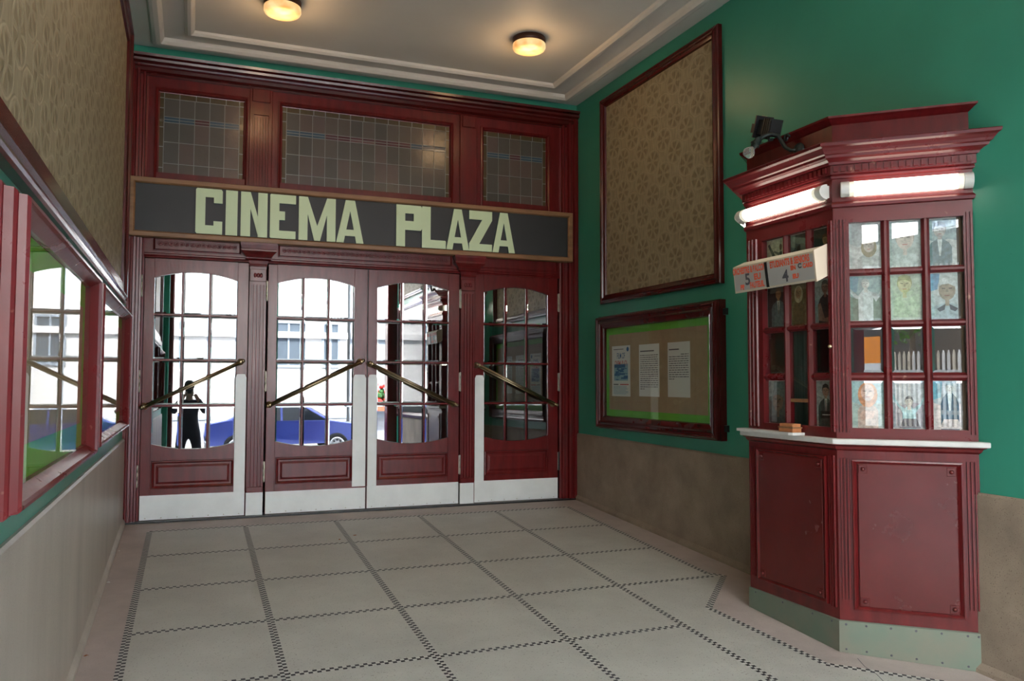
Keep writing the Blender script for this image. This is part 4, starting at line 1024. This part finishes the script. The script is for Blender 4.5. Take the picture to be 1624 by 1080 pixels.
# ================================================================== THE STREET BEHIND THE CAMERA (seen in the glass)
SZ = fz(-END) - .015
asphalt = mat('asphalt', (.16, .16, .165), .8, noise=.1, nscale=3)
paving = mat('pavement', (.36, .35, .33), .8, noise=.1, nscale=3)
render_w = mat('white_render', (.80, .79, .76), .8, noise=.03, nscale=1)
win_dk = mat('far_window_glass', (.10, .13, .16), .15)
shut = mat('grey_blue_trim', (.30, .36, .42), .5)
mb = MB(); mb.face([(-20, -11.0, SZ), (30, -11.0, SZ), (30, -END, SZ), (-20, -END, SZ)], paving); tag(mb.build('ground', fixn=False), 'pale pavement in front of the porch', 'pavement', kind='structure')
mb = MB(); mb.wbox(-20, 30, -19, -11.0, SZ - .4, SZ - .12, asphalt); tag(mb.build('road'), 'grey asphalt road behind the camera', 'road', kind='structure')
mb = MB(); mb.wbox(-20, 30, -20.5, -19, SZ - .4, SZ, paving); tag(mb.build('ground_far'), 'pavement across the street', 'pavement', kind='structure')
# porch mouth: corner posts and the building above
mb = MB(); mb.wbox(-.3, .21, -END - .25, -END, SZ, CEIL, maroon, .02); mb.wbox(-.3, .13, -END, -END + .3, SZ + .02, CEIL, green); tag(mb.build('wall_corner_left'), 'dark red corner pillar at the street end of the left wall', 'pillar', kind='structure')
mb = MB(); mb.wbox(4.22, 4.9, -END - .25, -END, SZ, CEIL, maroon, .02); tag(mb.build('wall_corner_right'), 'dark red corner pillar at the street end of the right wall', 'pillar', kind='structure')
mb = MB(); mb.wbox(-8, 12, -END - .25, -END, 3.40, 11, render_w); mb.wbox(-8, -.3, -END - .25, -END, SZ, 3.95, render_w); mb.wbox(4.9, 12, -END - .25, -END, SZ, 3.95, render_w)
mb.wbox(-8, 12, -END, 3.6, 4.5, 4.8, render_w)
tag(mb.build('wall_facade'), 'white cinema front above the porch mouth', 'wall', kind='structure')

plinth_m = mat('grey_plinth', (.33, .35, .38), .8, noise=.1, nscale=2)
def building(name, x0, x1, y, z1, cols, rows, lab, wallm, winset, sill=True, y1=None):
    root = thing(name, ((x0 + x1) / 2, y, SZ), lab, 'building')
    mb = MB(); mb.wbox(x0, x1, y - 6, y, SZ, z1, wallm)
    mb.wbox(x0 - .1, x1 + .1, y - 6, y + .25, z1 - .3, z1, wallm); mb.wbox(x0, x1, y, y + .06, SZ + .75, SZ + .85, shut); mb.wbox(x0, x1, y, y + .03, SZ, SZ + .75, plinth_m)
    mb.wbox(x0, x1, y, y + .12, 2.75, 2.95, wallm)
    mb.build('wall', root)
    for (a, w) in winset:
        for (z, h) in rows:
            m2 = MB(); m2.frame(lambda p, o, q: Vector((p, y + o, q)), a, a + w, z, z + h, [(0, 0), (0, .06), (.07, .06), (.08, .02)], shut); wf = m2.build('window', root)
            m2 = MB(); m2.wbox(a + .07, a + w - .07, y, y + .02, z + .07, z + h - .07, win_dk); m2.wbox(a + w / 2 - .03, a + w / 2 + .03, y, y + .05, z + .07, z + h - .07, shut)
            pn = m2.build('pane', root); pn.parent = wf; pn.matrix_parent_inverse = Matrix.Identity(4)
    return root
building('white_building', -14, 5.4, -20, 9.5, 0, [(1.9, 1.4), (5.2, 1.5)], 'white rendered building across the street with grey framed windows', render_w, [(3.05, .85), (4.55, .6), (-.9, .7), (-3.2, 1.0), (-7, 1.0), (-10.5, 1.0)])
building('blue_grey_building', 5.5, 10.2, -20, 8.0, 0, [(1.6, 1.9), (5.0, 1.5)], 'blue grey house across the street with dark windows', mat('blue_grey_render', (.30, .34, .38), .8), [(6.9, .9), (8.4, .9)])
building('dark_building', 10.3, 24, -20, 8.5, 0, [(1.6, 1.9), (5.0, 1.5)], 'dark fronted shop across the street', mat('dark_render', (.06, .06, .065), .8), [(11.5, 1.2), (14, 1.2), (17, 1.2)])
# flower box
fb = thing('flower_box', (6.6, -19.56, .45), 'window box of red geraniums on the house across the street', 'flower box')
mb = MB(); mb.wbox(6.1, 7.1, -19.72, -19.4, .45, .7, mat('terracotta', (.4, .12, .06), .8)); mb.build('trough', fb)
mb = MB(); rnd = random.Random(5); lf = mat('geranium_leaf', (.03, .12, .03), .7); rf = mat('geranium_flower', (.75, .04, .03), .6)
for k in range(70): mb.ball((rnd.uniform(6.1, 7.1), rnd.uniform(-19.68, -19.42), rnd.uniform(.7, 1.15)), rnd.uniform(.05, .1), lf, 4)
o_ = mb.build('foliage', fb); 
mb = MB()
for k in range(40): mb.ball((rnd.uniform(6.1, 7.1), rnd.uniform(-19.6, -19.35), rnd.uniform(.75, 1.35)), rnd.uniform(.05, .09), rf, 4)
mb.build('blossom', fb)
# parked cars
def car(cx, cy, rz, col, lab):
    root = thing('parked_car', (0, 0, 0), lab, 'car', 'cars parked in the street')
    paint = mat('car_paint', col, .15, metal=.4, coat=1); gl = mat('car_glass', (.02, .025, .03), .05); tyre = mat('tyre', (.01, .01, .01), .8); rim = mat('wheel_rim', (.6, .6, .6), .3, metal=.8)
    prof = [(-2.1, .35), (-2.12, .62), (-2.0, .86), (-1.2, .98), (-.55, 1.38), (.75, 1.42), (1.55, 1.02), (2.05, .92), (2.12, .6), (2.08, .33)]
    mb = MB(); loops = []
    for yy, ins in ((-.82, .10), (-.78, .03), (-.6, 0), (.6, 0), (.78, .03), (.82, .10)):
        loops.append([Vector((x * (1 - ins * .3), yy * (1 - (max(z - .95, 0)) * .35), .33 + (z - .33) * (1 - ins * .5))) for x, z in prof])
    mb.loft(loops, paint, cap0=True, cap1=True); mb.build('body', root)
    for s in (-1, 1):
        mb = MB(); y = s * .70
        mb.prism(lambda a, o, z: Vector((a, s * (.812 - (z - .95) * .27) + s * o, z)), [(-1.05, .98), (-.5, 1.32), (.1, 1.35), (.1, .98)], 0, .012, gl)
        mb.prism(lambda a, o, z: Vector((a, s * (.812 - (z - .95) * .27) + s * o, z)), [(.16, .98), (.16, 1.35), (.72, 1.36), (1.3, 1.02)], 0, .012, gl); mb.build('side_window', root)
    mb = MB(); mb.face([(-1.17, -.66, 1.02), (-1.17, .66, 1.02), (-.58, .58, 1.385), (-.58, -.58, 1.385)], gl); mb.build('windscreen', root, fixn=False)
    for x in (-1.35, 1.3):
        for s in (-1, 1):
            mb = MB(); mb.lathe((x, s * .68, .31), (0, s, 0), [(0, .27), (.02, .31), (.16, .31), (.19, .27)], tyre, n=24); w = mb.build('wheel', root)
            mb = MB(); mb.lathe((x, s * .872, .31), (0, s, 0), [(0, .20), (.01, .20), (.012, .16), (.004, .15), (.016, .05), (.02, .01)], rim, n=24)
            for k in range(8):
                t = k * PI / 4; mb.ball((x + .12 * math.cos(t), s * .885, .31 + .12 * math.sin(t)), .028, tyre, 4)
            r = mb.build('rim', root); r.parent = w; r.matrix_parent_inverse = Matrix.Identity(4)
    mb = MB(); mb.wbox(-2.14, -2.08, -.6, .6, .62, .72, white_pl); mb.build('headlamp', root)
    root.location = (cx, cy, SZ - .12); root.rotation_euler = (0, 0, rz)
car(2.95, -16.0, PI, (.05, .08, .36), 'blue car parked across the street, mirrored in the two left doors')
# orange hoarding, pickets and tree mirrored in the booth front
kio = thing('orange_kiosk', (-3.9, -14.3, SZ), 'orange kiosk with a white base across the street left of the porch', 'kiosk')
org = mat('orange_panel', (.80, .25, .01), .5)
mb = MB(); mb.wbox(-4.08, -3.70, -14.5, -14.12, 1.58, 2.10, org); mb.build('upper_body', kio)
mb = MB(); mb.wbox(-4.10, -3.68, -14.52, -14.10, SZ - .12, 1.58, white_pl); mb.build('lower_body', kio)
fen = thing('picket_fence', (-2.0, -14.9, SZ), 'white picket fence across the street beside the orange kiosk', 'fence')
for k in range(15):
    x = -3.98 + k * .105
    mb = MB(); mb.prism(lambda a, o, z: Vector((a, -14.9 + o, z)), [(x, SZ - .12), (x + .045, SZ - .12), (x + .045, 1.74), (x + .022, 1.82), (x, 1.74)], 0, .03, white_pl if k > 3 and k % 3 else cream); mb.build('picket', fen)
mb = MB(); mb.wbox(-4.0, -2.4, -14.93, -14.9, .6, .68, white_pl); mb.wbox(-4.0, -2.4, -14.93, -14.9, 1.25, 1.31, white_pl); mb.build('rail', fen)
mb = MB(); mb.wbox(-7, -.6, -17, -16.8, SZ, 4.5, dark_int); tag(mb.build('wall_yard'), 'dark boarded yard wall across the street', 'wall', kind='structure')
tr = thing('street_tree', (-3.8, -15.3, SZ), 'small leafy green tree behind the picket fence across the street', 'tree')
mb = MB(); mb.tube([(-3.8, -15.3, SZ), (-3.85, -15.3, 1.2), (-3.8, -15.2, 2.6)], [.09, .07, .05], int_wood, n=8); mb.build('trunk', tr)
mb = MB(); tl = mat('tree_leaf', (.10, .26, .03), .6)
for k in range(420):
    th = rnd.uniform(0, 2 * PI); ph = rnd.uniform(-1, 1); r = rnd.uniform(.3, .95)
    c = Vector((-3.85 + r * math.cos(th) * math.sqrt(1 - ph * ph) * .6, -15.2 + r * .4 * math.sin(th), 2.62 + r * ph * .72)); a = Vector((rnd.uniform(-1, 1), rnd.uniform(-1, 1), rnd.uniform(-1, 1))).normalized() * .075; b = a.orthogonal().normalized() * .04
    mb.face([c - a, c + b, c + a, c - b], tl)
mb.build('foliage', tr, fixn=False)

# the photographer, mirrored in the leftmost door
def skinned(name, nodes, edges, m, parent, sub=2):
    me = bpy.data.meshes.new(name); me.from_pydata([n[0] for n in nodes], edges, []); me.materials.append(m)
    o = bpy.data.objects.new(name, me); COL.objects.link(o)
    md = o.modifiers.new('skin', 'SKIN'); 
    if not me.skin_vertices: pass
    bm = bmesh.new(); bm.from_mesh(me); lay = bm.verts.layers.skin.verify(); bm.verts.ensure_lookup_table()
    for i, n in enumerate(nodes): bm.verts[i][lay].radius = (n[1], n[2] if len(n) > 2 else n[1])
    bm.verts[0][lay].use_root = True; bm.to_mesh(me); bm.free()
    s = o.modifiers.new('sub', 'SUBSURF'); s.levels = sub; s.render_levels = sub
    md.use_smooth_shade = True
    o.parent = parent; o.matrix_parent_inverse = Matrix.Translation(-parent.location)
    return o
px, py = .50, -8.08; g = fz(py)
per = thing('person', (px, py, g), 'person in dark clothes photographing the doors, mirrored in the leftmost door', 'person')
skin = mat('skin', (.42, .24, .17), .5); navy = mat('navy_clothes', (.03, .035, .055), .8); hairm = mat('brown_hair', (.03, .02, .015), .7)
def V(x, y, z): return (px + x, py + y, g + z)
nodes = [(V(0, -.02, .92), .15, .11), (V(0, -.01, 1.10), .135, .10), (V(0, .0, 1.30), .16, .11), (V(0, .01, 1.43), .09, .07), (V(0, .03, 1.50), .055), (V(0, .05, 1.58), .075, .09), (V(0, .05, 1.68), .078, .095), (V(0, .05, 1.75), .05, .06),
         (V(-.17, .0, 1.40), .06), (V(-.27, .08, 1.22), .048), (V(-.10, .27, 1.50), .034), (V(-.07, .30, 1.55), .03),
         (V(.17, .0, 1.40), .06), (V(.28, .08, 1.22), .048), (V(.12, .27, 1.50), .034), (V(.09, .30, 1.55), .03),
         (V(-.11, -.02, .84), .10), (V(-.15, .05, .50), .065), (V(-.17, -.02, .12), .045), (V(-.18, .02, .05), .045, .035), (V(-.20, .14, .035), .04, .03),
         (V(.11, -.02, .84), .10), (V(.15, .03, .50), .065), (V(.18, -.08, .12), .045), (V(.18, -.04, .05), .045, .035), (V(.21, .08, .035), .04, .03)]
edges = [(0, 1), (1, 2), (2, 3), (3, 4), (4, 5), (5, 6), (6, 7), (2, 8), (8, 9), (9, 10), (10, 11), (2, 12), (12, 13), (13, 14), (14, 15), (0, 16), (16, 17), (17, 18), (18, 19), (19, 20), (0, 21), (21, 22), (22, 23), (23, 24), (24, 25)]
body = skinned('body', nodes, edges, skin, per)
cl_nodes = [(n[0], n[1] + .012, (n[2] if len(n) > 2 else n[1]) + .012) for n in nodes]
keep = [0, 1, 2, 3, 8, 9, 12, 13, 16, 17, 18, 21, 22, 23]
rem = {k: i for i, k in enumerate(keep)}
cn = [cl_nodes[k] for k in keep]; ce = [(rem[a], rem[b]) for a, b in edges if a in rem and b in rem]
i9, i13 = rem[9], rem[13]
cn += [(V(-.12, .245, 1.475), .042), (V(.14, .245, 1.475), .042)]; ce += [(i9, len(cn) - 2), (i13, len(cn) - 1)]
tag(skinned('clothing', cn, ce, navy, per), 'dark navy jacket and trousers')
mb = MB(); mb.ball(V(0, .035, 1.71), .098, hairm, 8, (.92, 1.05, 1.0)); mb.build('hair', per)
for s in (-1, 1):
    mb = MB(); c0 = Vector(V(s * .18, .0, .0)); 
    mb.loft([[c0 + Vector((x, y, z)) for x, y in ((-.045, -.08), (.045, -.08), (.055, .10), (.03, .20), (-.03, .20), (-.055, .10))] for z in (.004, .05)] + [[c0 + Vector((x, y, .10)) for x, y in ((-.035, -.07), (.035, -.07), (.04, .05), (.02, .10), (-.02, .10), (-.04, .05))]], blackm, cap0=True, cap1=True); mb.build('shoe', per)
for s in (-1, 1):
    h = Vector(V(s * .075, .305, 1.56))
    for k in range(4):
        mb_p = [h + Vector((s * -.002, .005, -.03 + k * .02)), h + Vector((s * -.015, .035, -.028 + k * .02)), h + Vector((s * -.04, .045, -.026 + k * .019))]
        m2 = MB(); m2.tube(mb_p, [.009, .0085, .007], skin, n=8); m2.build('finger', per)
    m2 = MB(); m2.tube([h + Vector((0, -.02, -.03)), h + Vector((s * -.03, -.03, -.03)), h + Vector((s * -.05, -.02, -.02))], [.011, .010, .008], skin, n=8); m2.build('thumb', per)
kam = thing('handheld_camera', V(0, .30, 1.55), 'black camera held at the eyes of the person in dark clothes', 'camera')
mb = MB(); mb.wbox(px - .065, px + .065, py + .19, py + .25, g + 1.56, g + 1.65, blackm, .01); mb.wbox(px - .03, px + .03, py + .18, py + .25, g + 1.645, g + 1.685, blackm, .01); mb.build('camera_body', kam)
mb = MB(); mb.lathe((px, py + .245, g + 1.605), (0, 1, 0), [(0, .036), (.05, .036), (.055, .032), (.06, .028)], blackm, n=20); mb.build('lens', kam)

# ================================================================== LIGHT
w = bpy.data.worlds.new('sky'); sc.world = w; w.use_nodes = True
N = w.node_tree.nodes; bg = N['Background']
sky = N.new('ShaderNodeTexSky'); sky.sky_type = 'NISHITA'; sky.sun_disc = False; sky.sun_elevation = math.radians(52); sky.sun_rotation = math.radians(10)
sky.dust_density = 4; sky.air_density = 1.0
mixs = N.new('ShaderNodeMixRGB'); mixs.inputs[0].default_value = .55; mixs.inputs[2].default_value = (8.0, 8.6, 9.4, 1)
w.node_tree.links.new(sky.outputs[0], mixs.inputs[1]); w.node_tree.links.new(mixs.outputs[0], bg.inputs[0])
bg.inputs[1].default_value = 1.0
s = bpy.data.lights.new('sun', 'SUN'); s.energy = 13; s.angle = math.radians(1.0); s.color = (1, .95, .88)
so = bpy.data.objects.new('sun', s); so.rotation_euler = (math.radians(-40), math.radians(8), 0); so.location = (2, 5, 15); COL.objects.link(so)

# ================================================================== CAMERA
cam = bpy.data.cameras.new('camera'); co = bpy.data.objects.new('camera', cam); COL.objects.link(co)
y_, p_, r_ = math.radians(-21.364), math.radians(2.9001), math.radians(0.13)
F = Vector((-math.sin(y_) * math.cos(p_), math.cos(y_) * math.cos(p_), math.sin(p_)))
R = Vector((math.cos(y_), math.sin(y_), 0)); U = R.cross(F)
R2 = R * math.cos(r_) + U * math.sin(r_); U2 = -R * math.sin(r_) + U * math.cos(r_)
mw = Matrix(((R2.x, U2.x, -F.x, .5361), (R2.y, U2.y, -F.y, -7.6873), (R2.z, U2.z, -F.z, 1.2), (0, 0, 0, 1)))
co.matrix_world = mw
cam.sensor_width = 36; cam.lens = 1295.917 * 36 / 1624; cam.clip_start = .02
sc.camera = co
vs = sc.view_settings; vs.view_transform = 'Standard'; vs.look = 'None'; vs.gamma = 1; vs.use_curve_mapping = False; vs.exposure = 1.12
sc.cycles.max_bounces = 12; sc.cycles.diffuse_bounces = 5; sc.cycles.glossy_bounces = 6; sc.cycles.transparent_max_bounces = 16
sc.cycles.use_denoising = True; sc.cycles.sample_clamp_indirect = 12
